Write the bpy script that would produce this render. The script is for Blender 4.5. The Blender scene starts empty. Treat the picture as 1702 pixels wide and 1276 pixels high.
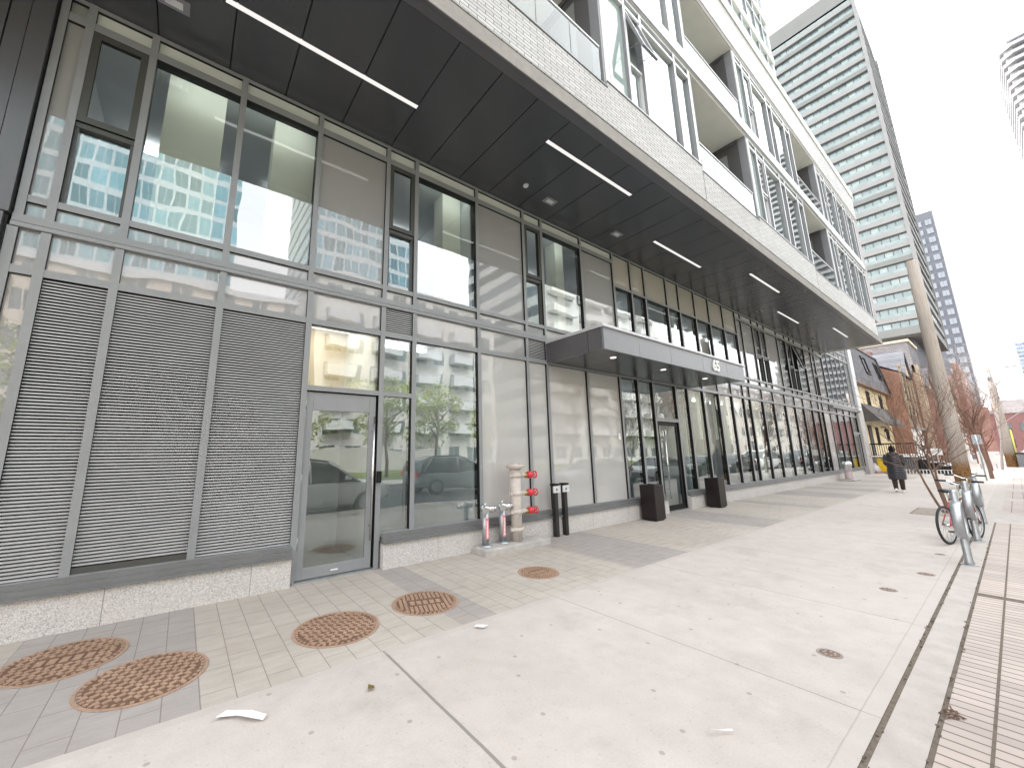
import bpy, math, random
from mathutils import Vector, Matrix
R = math.radians
scene = bpy.context.scene
COL = scene.collection
random.seed(7)

# ------------------------------------------------------------------ helpers
class MB:
    """collects faces, then links them as ONE mesh object"""
    def __init__(s):
        s.v = []; s.f = []; s.m = []; s.sm = []
    def face(s, pts, m=0, smooth=False):
        n = len(s.v); s.v += [tuple(p) for p in pts]
        s.f.append(tuple(range(n, n + len(pts)))); s.m.append(m); s.sm.append(smooth)
    def box(s, x0, x1, y0, y1, z0, z1, m=0, side=None, **k):
        if side is None: side = m
        n = len(s.v)
        s.v += [(x0,y0,z0),(x1,y0,z0),(x1,y1,z0),(x0,y1,z0),(x0,y0,z1),(x1,y0,z1),(x1,y1,z1),(x0,y1,z1)]
        for idx, mm in (((0,3,2,1), k.get('bot', m)), ((4,5,6,7), k.get('top', m)), ((0,1,5,4), m),
                        ((2,3,7,6), m), ((1,2,6,5), side), ((3,0,4,7), side)):
            s.f.append(tuple(n+i for i in idx)); s.m.append(mm); s.sm.append(False)
    def obox(s, c, ax, ay, az, m=0):
        """box from centre and three half-axis vectors"""
        c = Vector(c); ax = Vector(ax); ay = Vector(ay); az = Vector(az); n = len(s.v)
        for sz in (-1, 1):
            for sx, sy in ((-1,-1),(1,-1),(1,1),(-1,1)):
                s.v.append(tuple(c + ax*sx + ay*sy + az*sz))
        for idx in ((0,3,2,1),(4,5,6,7),(0,1,5,4),(1,2,6,5),(2,3,7,6),(3,0,4,7)):
            s.f.append(tuple(n+i for i in idx)); s.m.append(m); s.sm.append(False)
    def rings(s, rings, m=0, cap=True, smooth=True, closed=True):
        n0 = len(s.v); k = len(rings[0])
        for r in rings: s.v += [tuple(p) for p in r]
        for i in range(len(rings)-1):
            for j in range(k if closed else k-1):
                a = n0+i*k+j; b = n0+i*k+(j+1) % k
                s.f.append((a, b, b+k, a+k)); s.m.append(m); s.sm.append(smooth)
        if cap:
            s.f.append(tuple(n0+j for j in reversed(range(k)))); s.m.append(m); s.sm.append(False)
            e = n0+(len(rings)-1)*k
            s.f.append(tuple(e+j for j in range(k))); s.m.append(m); s.sm.append(False)
    def tube(s, pts, rad, n=8, m=0, cap=True, smooth=True):
        pts = [Vector(p) for p in pts]
        if not isinstance(rad, (list, tuple)): rad = [rad]*len(pts)
        rg = []; up = None
        for i, p in enumerate(pts):
            t = (pts[min(i+1, len(pts)-1)] - pts[max(i-1, 0)]).normalized()
            if up is None:
                up = Vector((0,0,1)) if abs(t.z) < .9 else Vector((1,0,0))
            u = t.cross(up)
            if u.length < 1e-4: u = t.cross(Vector((0,1,0)))
            u.normalize(); w = u.cross(t).normalized(); up = w
            rg.append([p + (u*math.cos(2*math.pi*j/n) + w*math.sin(2*math.pi*j/n))*rad[i] for j in range(n)])
        s.rings(rg, m, cap, smooth)
    def lathe(s, prof, c=(0,0,0), n=20, m=0, cap=True, smooth=True):
        s.rings([[(c[0]+r*math.cos(2*math.pi*j/n), c[1]+r*math.sin(2*math.pi*j/n), c[2]+z) for j in range(n)]
                 for r, z in prof], m, cap, smooth)
    def torus(s, c, ax, R0, r, n=28, k=8, m=0):
        ax = Vector(ax).normalized(); c = Vector(c)
        u = ax.cross(Vector((0,0,1)))
        if u.length < 1e-3: u = Vector((1,0,0))
        u.normalize(); w = ax.cross(u)
        rg = []
        for i in range(n+1):
            a = 2*math.pi*i/n; d = u*math.cos(a)+w*math.sin(a)
            rg.append([c + d*(R0+r*math.cos(2*math.pi*j/k)) + ax*(r*math.sin(2*math.pi*j/k)) for j in range(k)])
        s.rings(rg, m, False)
    def build(s, name, mats, parent=None, loc=None, bevel=0, sub=0):
        me = bpy.data.meshes.new(name)
        me.from_pydata(s.v, [], s.f); 
        for mt in (mats if isinstance(mats, (list, tuple)) else [mats]): me.materials.append(mt)
        me.polygons.foreach_set('material_index', s.m); me.polygons.foreach_set('use_smooth', s.sm)
        me.validate(); me.update()
        o = bpy.data.objects.new(name, me); COL.objects.link(o)
        if parent is not None:
            o.parent = parent
            if parent.type == 'EMPTY' and loc is None and parent.get('_abs'):
                o.location = -Vector(parent.location)
        if loc is not None: o.location = loc
        if bevel:
            b = o.modifiers.new('bevel', 'BEVEL'); b.width = bevel; b.segments = 2; b.limit_method = 'ANGLE'
        if sub:
            d = o.modifiers.new('sub', 'SUBSURF'); d.levels = sub; d.render_levels = sub
        return o

def tag(o, label, cat, group=None, kind=None):
    o['label'] = label; o['category'] = cat
    if group: o['group'] = group
    if kind: o['kind'] = kind
    return o
def thing(name, label, cat, loc=(0,0,0), rz=0, group=None, absolute=False):
    """Empty at the base of a thing; absolute: its meshes are given in world coordinates"""
    o = bpy.data.objects.new(name, None); COL.objects.link(o)
    o.location = loc; o.rotation_euler = (0,0,rz); o.empty_display_size = .2
    if absolute: o['_abs'] = 1
    return tag(o, label, cat, group)
def struct(o):
    o['kind'] = 'structure'; return o
def dup(root, loc, rz=0, label=None, scale=None):
    def cp(o, par):
        c = o.copy(); COL.objects.link(c); c.parent = par
        for ch in list(o.children): cp(ch, c)
        return c
    r = cp(root, None); r.location = loc; r.rotation_euler = (0,0,rz)
    if label: r['label'] = label
    if scale: r.scale = (scale,)*3
    return r

# ------------------------------------------------------------------ materials
class NT:
    def __init__(s, name):
        s.mat = bpy.data.materials.new(name); s.mat.use_nodes = True
        s.t = s.mat.node_tree; s.t.nodes.clear()
        s.out = s.t.nodes.new('ShaderNodeOutputMaterial')
    def n(s, typ, inp=None, **k):
        d = s.t.nodes.new(typ)
        for a, b in k.items(): setattr(d, a, b)
        for a, b in (inp or {}).items():
            sock = d.inputs[a]
            if isinstance(b, bpy.types.NodeSocket): s.t.links.new(b, sock)
            else: sock.default_value = b
        return d
    def link(s, a, b): s.t.links.new(a, b)
    def math(s, op, a, b=0.0, c=None):
        i = {0: a, 1: b}
        if c is not None: i[2] = c
        return s.n('ShaderNodeMath', i, operation=op).outputs[0]
    def mix(s, f, a, b, blend='MIX'):
        d = s.n('ShaderNodeMix', None, data_type='RGBA', blend_type=blend)
        for k, v in ((0, f), (6, a), (7, b)):
            if isinstance(v, bpy.types.NodeSocket): s.t.links.new(v, d.inputs[k])
            elif k == 0: d.inputs[0].default_value = v
            else: d.inputs[k].default_value = (*v, 1) if len(v) == 3 else v
        return d.outputs[2]
    def ramp(s, f, pts):
        d = s.n('ShaderNodeValToRGB', {0: f}); e = d.color_ramp.elements
        while len(e) < len(pts): e.new(.5)
        for el, (p, c) in zip(e, pts):
            el.position = p; el.color = (c, c, c, 1) if not isinstance(c, tuple) else (*c, 1)
        return d.outputs[0]
    def obj(s): return s.n('ShaderNodeTexCoord').outputs['Object']
    def noise(s, v, scale, detail=4, rough=.55):
        return s.n('ShaderNodeTexNoise', {'Vector': v, 'Scale': scale, 'Detail': detail, 'Roughness': rough}).outputs[0]
    def princ(s, col, rough=.5, spec=.5, metal=0, bump=None, **k):
        i = {'Base Color': (*col, 1) if isinstance(col, tuple) and len(col) == 3 else col, 'Roughness': rough, 'Metallic': metal, 'Specular IOR Level': spec}
        i.update(k)
        if bump is not None: i['Normal'] = bump
        b = s.n('ShaderNodeBsdfPrincipled', i)
        s.link(b.outputs[0], s.out.inputs[0]); return b
    def bump(s, h, st=.2, d=.01):
        return s.n('ShaderNodeBump', {'Height': h, 'Strength': st, 'Distance': d}).outputs[0]

def plain(name, col, rough=.5, metal=0, spec=.5, var=.12, vscale=3, bump=0):
    """base colour with soft noise variation (dirt, wear)"""
    t = NT(name); o = t.obj()
    a = t.noise(o, vscale, 5); b = t.noise(o, vscale*14, 3)
    f = t.math('ADD', t.math('MULTIPLY', a, .7), t.math('MULTIPLY', b, .3))
    c = t.mix(t.ramp(f, [(.3, 0.0), (.7, 1.0)]), tuple(x*(1-var) for x in col), tuple(min(1, x*(1+var)) for x in col))
    rr = t.math('ADD', rough - .06, t.math('MULTIPLY', a, .12))
    t.princ(c, rr, spec, metal, t.bump(b, bump, .01) if bump else None)
    return t.mat

def wavy_normal(t, o, amount, scale=.9):
    h = t.noise(o, scale, 2, .4)
    return t.bump(h, amount, .05)

def glass_clear(name, tint=(.89,.915,.905), ior=2.4, amount=.1, add=.08):
    t = NT(name); o = t.obj(); nrm = wavy_normal(t, o, amount)
    fr = t.n('ShaderNodeFresnel', {'IOR': ior, 'Normal': nrm}).outputs[0]
    fr = t.n('ShaderNodeMath', {0: fr, 1: add}, operation='ADD', use_clamp=True).outputs[0]
    bf = t.n('ShaderNodeNewGeometry').outputs['Backfacing']
    fr = t.math('MULTIPLY', fr, t.math('SUBTRACT', 1.0, bf))
    tr = t.n('ShaderNodeBsdfTransparent', {'Color': (*tint, 1)})
    gl = t.n('ShaderNodeBsdfGlossy', {'Color': (.93,.97,.95,1), 'Roughness': .004, 'Normal': nrm})
    mx = t.n('ShaderNodeMixShader', {0: fr, 1: tr.outputs[0], 2: gl.outputs[0]})
    t.link(mx.outputs[0], t.out.inputs[0]); return t.mat

def glass_backed(name, col, ior=1.8, amount=.1, var=.05, rough=.015):
    """back painted or filmed glass: opaque, mirror-like front"""
    t = NT(name); o = t.obj(); nrm = wavy_normal(t, o, amount)
    a = t.noise(o, .7, 3)
    mp = t.n('ShaderNodeMapping', {'Vector': o, 'Scale': (5, 5, .35)})
    st = t.noise(mp.outputs[0], 2.2, 4)
    f = t.math('ADD', t.math('MULTIPLY', a, .6), t.math('MULTIPLY', st, .4))
    c = t.mix(f, tuple(x*(1-var) for x in col), tuple(x*(1+var) for x in col))
    t.princ(c, rough, .5, 0, nrm, IOR=ior, **{'Coat Weight': .0}); return t.mat

M = {}
M['frame'] = plain('anodised_grey_frame', (.245,.252,.265), .36, 0, .6, .08)
M['gasket'] = plain('black_gasket', (.008,.008,.008), .55, 0, .3, .1)
M['frame_dark'] = plain('dark_sash', (.065,.066,.062), .38, 0, .5, .08)
M['slat'] = plain('louvre_slat', (.42,.425,.435), .38, 0, .5, .1, 4)
M['void'] = plain('louvre_void', (.03,.03,.032), .8, 0, .2, .1)
M['panel_dark'] = plain('dark_metal_cladding', (.08,.078,.086), .3, 0, .7, .1, 1.2)
M['soffit'] = plain('soffit_metal', (.054,.056,.062), .24, 0, .6, .05, .5)
M['sill'] = plain('sill_metal', (.16,.163,.166), .3, 0, .6, .1)
M['white'] = plain('white_paint', (.78,.77,.75), .5, 0, .4, .05)
M['lightgrey'] = plain('pale_aluminium', (.6,.6,.62), .36, 0, .55, .07)
M['midgrey'] = plain('grey_aluminium', (.2,.205,.22), .36, 0, .55, .08)
M['black'] = plain('black_metal', (.018,.017,.018), .4, 0, .5, .15)
M['blackglossy'] = plain('black_glossy_paint', (.014,.01,.01), .3, 0, .35, .2)
M['steel'] = plain('brushed_steel', (.62,.62,.62), .26, 1, .5, .1)
M['galv'] = plain('galvanised_steel', (.42,.44,.46), .42, .75, .5, .18, 9)
M['spandrel'] = glass_backed('grey_spandrel_glass', (.32,.315,.315), 2.15)
M['strip'] = glass_backed('pale_strip_glass', (.62,.625,.6), 1.5)
M['frosted'] = glass_backed('frosted_film_glass', (.475,.465,.455), 1.7, .08)
M['frosted2'] = glass_backed('beige_blind_glass', (.42,.39,.34), 1.6, .08)
M['glass'] = glass_clear('clear_glass')
M['glass_dark'] = glass_clear('entrance_glass', (.8,.84,.84), 2.3)
M['glass_rail'] = glass_clear('balcony_glass', (.86,.9,.89), 1.5, .06, .05)
M['glass_up'] = glass_clear('upper_window_glass', (.8,.83,.84), 3.2, .12, .22)
M['tower_glass'] = glass_backed('tower_glass', (.2,.26,.26), 1.7, .3, .5)
M['tower_rail'] = glass_backed('tower_balcony_glass', (.33,.4,.385), 1.6, .2, .3)
M['house_glass'] = glass_backed('house_window_glass', (.04,.045,.05), 1.9, .2, .2)
M['beige'] = plain('beige_plaster', (.56,.49,.38), .8, 0, .3, .06)
M['ceil'] = plain('interior_ceiling', (.66,.69,.7), .85, 0, .2, .05)
M['wall_in'] = plain('interior_wall', (.62,.65,.67), .8, 0, .2, .08)
M['floor_in'] = plain('interior_floor', (.5,.49,.46), .35, 0, .5, .15)
M['white_in'] = plain('white_column_paint', (.86,.87,.8), .7, 0, .3, .03)
M['balc_ceil'] = plain('balcony_ceiling', (.8,.77,.73), .8, 0, .2, .04)
M['concrete_pale'] = plain('pale_cast_concrete', (.42,.4,.385), .75, 0, .3, .12, 2.5, .1)
M['kerbcon'] = plain('worn_kerb_concrete', (.42,.385,.355), .85, 0, .3, .16, 5, .15)
M['pad'] = plain('concrete_pad', (.42,.4,.38), .85, 0, .3, .22, 6, .2)
M['pipe'] = plain('weathered_pipe_paint', (.52,.47,.43), .5, 0, .4, .16, 12)
M['chrome'] = plain('polished_chrome', (.75,.75,.76), .16, 1, .5, .1)
M['red'] = plain('red_valve_paint', (.62,.03,.045), .38, 0, .5, .15)
M['redlabel'] = plain('faded_red_label', (.72,.22,.24), .5, 0, .4, .12)
M['brass'] = plain('weathered_brass', (.42,.32,.12), .35, .9, .5, .2)
M['paper'] = plain('white_paper', (.85,.85,.86), .7, 0, .3, .05)
M['rubber'] = plain('tyre_rubber', (.03,.03,.03), .7, 0, .3, .2)
M['asphalt'] = plain('asphalt', (.07,.07,.072), .85, 0, .3, .2, 2, .2)
M['bark'] = plain('bark', (.2,.13,.095), .85, 0, .2, .3, 8, .4)
M['twig_red'] = plain('reddish_twig', (.22,.105,.085), .8, 0, .2, .25, 8)
M['twig_pale'] = plain('pale_grey_twig', (.42,.38,.36), .8, 0, .2, .2, 8)
M['coat'] = plain('black_puffer_fabric', (.026,.023,.03), .36, 0, .5, .25, 10)
M['hat'] = plain('black_knit', (.01,.009,.01), .9, 0, .2, .2, 30)
M['trouser'] = plain('brown_trousers', (.06,.04,.034), .85, 0, .2, .2, 12)
M['skin'] = plain('skin', (.5,.32,.24), .55, 0, .4, .05)
M['yellow'] = plain('yellow_plastic', (.75,.5,.02), .45, 0, .4, .12)
M['reflect_yellow'] = plain('yellow_guard_plastic', (.62,.6,.14), .5, 0, .4, .1)

def emit(name, col, st):
    t = NT(name); e = t.n('ShaderNodeEmission', {'Color': (*col, 1), 'Strength': st})
    t.link(e.outputs[0], t.out.inputs[0]); return t.mat

def granite():
    t = NT('speckled_granite'); o = t.obj()
    v = t.n('ShaderNodeTexVoronoi', {'Vector': o, 'Scale': 130.0}).outputs['Color']
    s1 = t.n('ShaderNodeSeparateColor', {0: v}).outputs[0]
    n2 = t.noise(o, 60, 5, .7); big = t.noise(o, 1.6, 3)
    c = t.ramp(s1, [(.0, (.3,.28,.275)), (.2, (.42,.4,.39)), (.55, (.55,.53,.52)), (1, (.66,.64,.63))])
    c = t.mix(t.ramp(n2, [(.34, .7), (.46, 0.0)]), c, (.26,.25,.25))
    c = t.mix(t.ramp(big, [(.35, 0.0), (.65, .3)]), c, (.62,.57,.52))
    x = t.n('ShaderNodeSeparateXYZ', {0: o}).outputs[0]
    j = t.math('LESS_THAN', t.math('ABSOLUTE', t.math('SUBTRACT', t.math('FRACT', t.math('MULTIPLY', t.math('ADD', x, 20.9), .76)), .5)), .003)
    c = t.mix(j, c, (.25,.23,.22))
    t.princ(c, .5, .4, 0, t.bump(n2, .08, .004)); return t.mat
M['granite'] = granite()

def paving_concrete():
    t = NT('sidewalk_concrete'); o = t.obj(); sp = t.n('ShaderNodeSeparateXYZ', {0: o}); x, y = sp.outputs[0], sp.outputs[1]
    wob = t.math('MULTIPLY', t.math('SUBTRACT', t.noise(o, 3, 3), .5), .012)
    a = t.noise(o, .55, 6, .6); b = t.noise(o, 4, 6, .65); f = t.noise(o, 70, 4, .7)
    mp = t.n('ShaderNodeMapping', {'Vector': o, 'Scale': (2.2, .45, 1)}); st = t.noise(mp.outputs[0], 1.4, 5)
    g = t.math('ADD', t.math('ADD', t.math('MULTIPLY', a, .34), t.math('MULTIPLY', b, .26)), t.math('ADD', t.math('MULTIPLY', f, .3), t.math('MULTIPLY', st, .12)))
    c = t.mix(t.ramp(g, [(.34, 0.0), (.64, 1.0)]), (.36,.322,.293), (.545,.498,.46))
    # pale tint differences slab by slab
    slab = t.math('FLOOR', t.math('DIVIDE', t.math('SUBTRACT', x, 1.55), 2.107))
    wn = t.n('ShaderNodeTexWhiteNoise', {'W': slab}, noise_dimensions='1D').outputs[0]
    c = t.mix(t.math('MULTIPLY', wn, .3), c, (.44,.395,.36))
    sa = t.noise(o, 1.1, 7, .7); c = t.mix(t.ramp(sa, [(.52, 0.0), (.66, .4)]), c, (.3,.265,.24))
    sb = t.noise(o, 2.6, 6, .75); c = t.mix(t.ramp(sb, [(.56, 0.0), (.66, .13)]), c, (.58,.54,.51))
    # small dark pits and gum spots
    vo = t.n('ShaderNodeTexVoronoi', {'Vector': o, 'Scale': 1.7, 'Randomness': 1.0}, voronoi_dimensions='2D').outputs[0]
    c = t.mix(t.math('MULTIPLY', t.math('LESS_THAN', vo, .028), .5), c, (.16,.15,.14))
    vo2 = t.n('ShaderNodeTexVoronoi', {'Vector': o, 'Scale': 5.5, 'Randomness': 1.0}, voronoi_dimensions='2D').outputs[0]
    c = t.mix(t.math('MULTIPLY', t.math('LESS_THAN', vo2, .04), .3), c, (.25,.23,.21))
    sp3 = t.noise(o, 140, 2, .8); c = t.mix(t.ramp(sp3, [(.56, 0.0), (.7, .4)]), c, (.27,.245,.225)); c = t.mix(t.ramp(sp3, [(.3, .3), (.42, 0.0)]), c, (.68,.64,.61))
    # saw cut joints every 2.1 m, first one wide
    fx = t.math('FRACT', t.math('DIVIDE', t.math('ADD', t.math('SUBTRACT', x, 1.55), t.math('ADD', 1.0535, wob)), 2.107))
    d = t.math('MULTIPLY', t.math('ABSOLUTE', t.math('SUBTRACT', fx, .5)), 2.107)
    wide = t.math('MULTIPLY', t.math('LESS_THAN', x, 2.2), .007)
    j = t.math('LESS_THAN', d, t.math('ADD', wide, .0045))
    c = t.mix(t.math('MULTIPLY', j, .8), c, (.17,.155,.14))
    # trowelled border beside the kerb band and beside the pavers
    e = t.math('LESS_THAN', t.math('ABSOLUTE', t.math('SUBTRACT', t.math('ADD', y, wob), .86)), .005)
    c = t.mix(t.math('MULTIPLY', e, .4), c, (.25,.23,.21))
    br = t.math('LESS_THAN', y, .86); c = t.mix(t.math('MULTIPLY', br, .35), c, (.46,.425,.4))
    br2 = t.math('GREATER_THAN', y, 3.42); c = t.mix(t.math('MULTIPLY', br2, .35), c, (.4,.37,.34))
    bp = t.bump(t.math('ADD', t.math('MULTIPLY', f, .5), t.math('MULTIPLY', b, .5)), .18, .006)
    t.princ(c, .82, .3, 0, bp); return t.mat
M['concrete'] = paving_concrete()

def pavers():
    t = NT('sidewalk_pavers'); o = t.obj(); sp = t.n('ShaderNodeSeparateXYZ', {0: o}); x, y = sp.outputs[0], sp.outputs[1]
    cv = t.n('ShaderNodeCombineXYZ', {0: t.math('SUBTRACT', y, 3.5), 1: t.math('SUBTRACT', x, 1.112), 2: 0.0}).outputs[0]
    br = t.n('ShaderNodeTexBrick', {'Vector': cv, 'Color1': (0,0,0,1), 'Color2': (1,1,1,1), 'Mortar': (.5,.5,.5,1), 'Scale': 1.0,
             'Mortar Size': .0035, 'Mortar Smooth': .1, 'Bias': 0.0, 'Brick Width': .37, 'Row Height': .2118}, offset=.5, offset_frequency=2)
    mp = t.n('ShaderNodeMapping', {'Vector': o, 'Scale': (1.0, 3.5, 1)}); st = t.noise(mp.outputs[0], 3.2, 6, .65)
    f = t.noise(o, 60, 4, .7); a = t.noise(o, .9, 4)
    g = t.math('ADD', t.math('ADD', t.math('MULTIPLY', st, .4), t.math('MULTIPLY', f, .25)), t.math('MULTIPLY', a, .35))
    m = t.ramp(g, [(.34, 0.0), (.66, 1.0)])
    light = t.mix(m, (.34,.305,.265), (.485,.445,.4)); dark = t.mix(m, (.275,.25,.235), (.39,.36,.34))
    mask = None
    for x0, x1 in ((-1.0,.272),(2.395,2.81),(5.4,6.9),(10.2,11.6),(14.5,15.1),(18.0,19.8),(21.4,22.6),(24.2,24.8),(27.2,28.6),(31.5,32.6)):
        k = t.math('MULTIPLY', t.math('GREATER_THAN', x, x0), t.math('LESS_THAN', x, x1))
        mask = k if mask is None else t.math('MAXIMUM', mask, k)
    c = t.mix(mask, light, dark)
    bw = t.n('ShaderNodeSeparateColor', {0: br.outputs[0]}).outputs[0]
    c = t.mix(t.math('MULTIPLY', bw, .16), c, (.3,.27,.24))
    stain = t.ramp(t.noise(o, 1.3, 5), [(.6, 0.0), (.72, .35)]); c = t.mix(stain, c, (.42,.34,.25))
    c = t.mix(t.math('MULTIPLY', br.outputs[1], .75), c, (.17,.145,.125))
    bp = t.bump(t.math('SUBTRACT', t.math('MULTIPLY', f, .3), br.outputs[1]), .35, .006)
    t.princ(c, .8, .3, 0, bp); return t.mat
M['pavers'] = pavers()

def brick_mat(name, c1, c2, mortar, bw=.21, rh=.067, ms=.008, face='XZ', rough=.8, var=.25, off=.5, du=0.0):
    t = NT(name); o = t.obj(); sp = t.n('ShaderNodeSeparateXYZ', {0: o})
    a, b = {'XZ': (0, 2), 'YZ': (1, 2), 'YX': (1, 0)}[face]
    cv = t.n('ShaderNodeCombineXYZ', {0: t.math('SUBTRACT', sp.outputs[a], du), 1: sp.outputs[b], 2: 0.0}).outputs[0]
    br = t.n('ShaderNodeTexBrick', {'Vector': cv, 'Color1': (0,0,0,1), 'Color2': (1,1,1,1), 'Mortar': (.5,.5,.5,1), 'Scale': 1.0,
             'Mortar Size': ms, 'Mortar Smooth': .1, 'Bias': 0.0, 'Brick Width': bw, 'Row Height': rh}, offset=off)
    g = t.n('ShaderNodeSeparateColor', {0: br.outputs[0]}).outputs[0]
    a_ = t.noise(o, 1.3, 5); f = t.noise(o, 40, 4)
    c = t.mix(g, c1, c2)
    c = t.mix(t.math('MULTIPLY', t.ramp(a_, [(.35, 0.0), (.7, 1.0)]), var), c, tuple(x*.55 for x in c1))
    c = t.mix(t.math('MULTIPLY', br.outputs[1], .9), c, mortar)
    t.princ(c, rough, .35, 0, t.bump(t.math('SUBTRACT', t.math('MULTIPLY', f, .3), br.outputs[1]), .3, .006)); return t.mat
M['brick_white'] = brick_mat('pale_glazed_brick', (.42,.41,.4), (.53,.52,.51), (.1,.095,.09), .29, .0645, .0075, 'XZ', .45, .12)
M['brick_grey'] = brick_mat('grey_brick', (.33,.3,.3), (.43,.4,.4), (.2,.18,.18), .29, .0645, .0055, 'YZ', .6, .15)
M['brick_red'] = brick_mat('old_red_brick', (.31,.135,.09), (.42,.215,.15), (.35,.26,.2), .22, .075, .008, 'YZ', .85, .35)
M['brick_red_x'] = brick_mat('red_brick_front', (.22,.11,.09), (.32,.18,.145), (.3,.23,.19), .22, .075, .008, 'XZ', .85, .35)
M['kerb_brick'] = brick_mat('brick_strip_paver', (.42,.365,.33), (.53,.455,.415), (.13,.115,.1), .21, .1, .0075, 'YX', .82, .3, 0.0, .345)
M['slate'] = brick_mat('slate_shingles', (.1,.1,.115), (.17,.17,.19), (.03,.03,.035), .25, .14, .012, 'XZ', .75, .3)
M['slate_side'] = brick_mat('grey_slate_shingles', (.27,.25,.25), (.36,.33,.33), (.14,.12,.12), .3, .16, .014, 'YZ', .8, .3)

def rust():
    t = NT('rusty_cast_iron'); o = t.obj(); sp = t.n('ShaderNodeSeparateXYZ', {0: o}); x, y = sp.outputs[0], sp.outputs[1]
    a = t.noise(o, 3, 5, .65); f = t.noise(o, 50, 4)
    c = t.mix(t.ramp(a, [(.3, 0.0), (.7, 1.0)]), (.33,.215,.15), (.44,.3,.215))
    c = t.mix(t.ramp(f, [(.45, 0.0), (.8, .5)]), c, (.12,.075,.05))
    t.princ(c, .75, .35, .1, t.bump(f, .1, .003)); return t.mat
M['rust'] = rust()
M['rust_dark'] = plain('rust_groove', (.155,.095,.065), .85, 0, .2, .3, 9)
M['iron'] = plain('worn_iron', (.3,.28,.26), .6, .3, .4, .3, 20)

def pole_wood():
    t = NT('weathered_pole_wood'); o = t.obj()
    mp = t.n('ShaderNodeMapping', {'Vector': o, 'Scale': (14, 14, .5)}); g = t.noise(mp.outputs[0], 3, 6, .7); a = t.noise(o, 1.2, 4)
    c = t.mix(t.ramp(g, [(.3, 0.0), (.7, 1.0)]), (.33,.275,.235), (.52,.46,.41))
    c = t.mix(t.ramp(a, [(.45, 0.0), (.75, .4)]), c, (.33,.3,.27))
    z = t.n('ShaderNodeSeparateXYZ', {0: o}).outputs[2]
    zz = t.math('ADD', z, t.math('MULTIPLY', t.math('SUBTRACT', g, .5), .5))
    lo = t.ramp(t.math('DIVIDE', zz, 2.0), [(.42, 1.0), (.6, 0.0)])
    c = t.mix(lo, c, t.mix(t.ramp(t.noise(o, 16, 5), [(.35, 0.0), (.6, 1.0)]), (.16,.075,.03), (.4,.24,.12)))
    t.princ(c, .85, .2, 0, t.bump(g, .5, .02)); return t.mat
M['pole'] = pole_wood()

def leaf():
    t = NT('spring_leaves'); g = t.n('ShaderNodeNewGeometry').outputs['Random Per Island']
    c = t.mix(g, (.22,.28,.05), (.4,.44,.11)); t.princ(c, .6, .3); return t.mat
M['leaf'] = leaf()
def grass():
    t = NT('lawn'); o = t.obj(); n = t.noise(o, 6, 6, .7)
    t.princ(t.mix(n, (.07,.11,.03), (.17,.2,.06)), .9, .2); return t.mat
M['grass'] = grass()

def grid_mat(name, wall, glass, pw, ph, fx, fz, axis='X'):
    """facade with rows of windows for the towers far across the street"""
    t = NT(name); o = t.obj(); sp = t.n('ShaderNodeSeparateXYZ', {0: o})
    u = sp.outputs[0 if axis == 'X' else 1]; z = sp.outputs[2]
    a = t.math('ABSOLUTE', t.math('SUBTRACT', t.math('FRACT', t.math('DIVIDE', u, pw)), .5))
    b = t.math('ABSOLUTE', t.math('SUBTRACT', t.math('FRACT', t.math('DIVIDE', z, ph)), .5))
    w = t.math('MULTIPLY', t.math('LESS_THAN', a, fx/2), t.math('LESS_THAN', b, fz/2))
    mu = t.math('MULTIPLY', t.math('GREATER_THAN', a, .015), w)
    cell = t.n('ShaderNodeCombineXYZ', {0: t.math('FLOOR', t.math('DIVIDE', u, pw)), 1: t.math('FLOOR', t.math('DIVIDE', z, ph)), 2: 0.0}).outputs[0]
    r = t.n('ShaderNodeTexWhiteNoise', {'Vector': cell}, noise_dimensions='3D').outputs[0]
    gcol = t.mix(r, tuple(x*.45 for x in glass), tuple(min(1, x*1.35) for x in glass))
    c = t.mix(mu, wall, gcol)
    rr = t.math('SUBTRACT', .75, t.math('MULTIPLY', mu, .65))
    t.princ(c, rr, .5); return t.mat
# ------------------------------------------------------------------ the apartment building
B = thing('apartment_building', 'long dark glass and metal apartment building with an overhanging brick upper part beside the pavement',
          'building', (14, 5.9, 0), absolute=True)
FY, GY = 5.86, 5.905         # mullion face, glass plane
FB = 6.02

def pane(name, x0, x1, z0, z1, mat, y=GY, par=None, th=.012):
    m = MB(); m.box(x0-.012, x1+.012, y, y+th, z0-.012, z1+.012); return m.build(name, mat, par or B)

# --- plinth and sills (gap at the two doors)
def plinth(x0, x1):
    m = MB(); m.box(x0, x1, 5.76, 6.1, -.05, .352)
    p = m.build('granite_plinth', M['granite'], B, bevel=.006)
    s = MB(); s.box(x0-.01, x1+.01, 5.72, 5.90, .356, .376); s.box(x0, x1, 5.79, 5.9, .376, .43); s.box(x0, x1, 5.83, 5.9, .43, .487)
    s.build('sill', M['sill'], B)
for a, b in ((-8, 1.262), (2.51, 10.60), (11.86, 30.28), (30.36, 33.6)): plinth(a, b)

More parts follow.
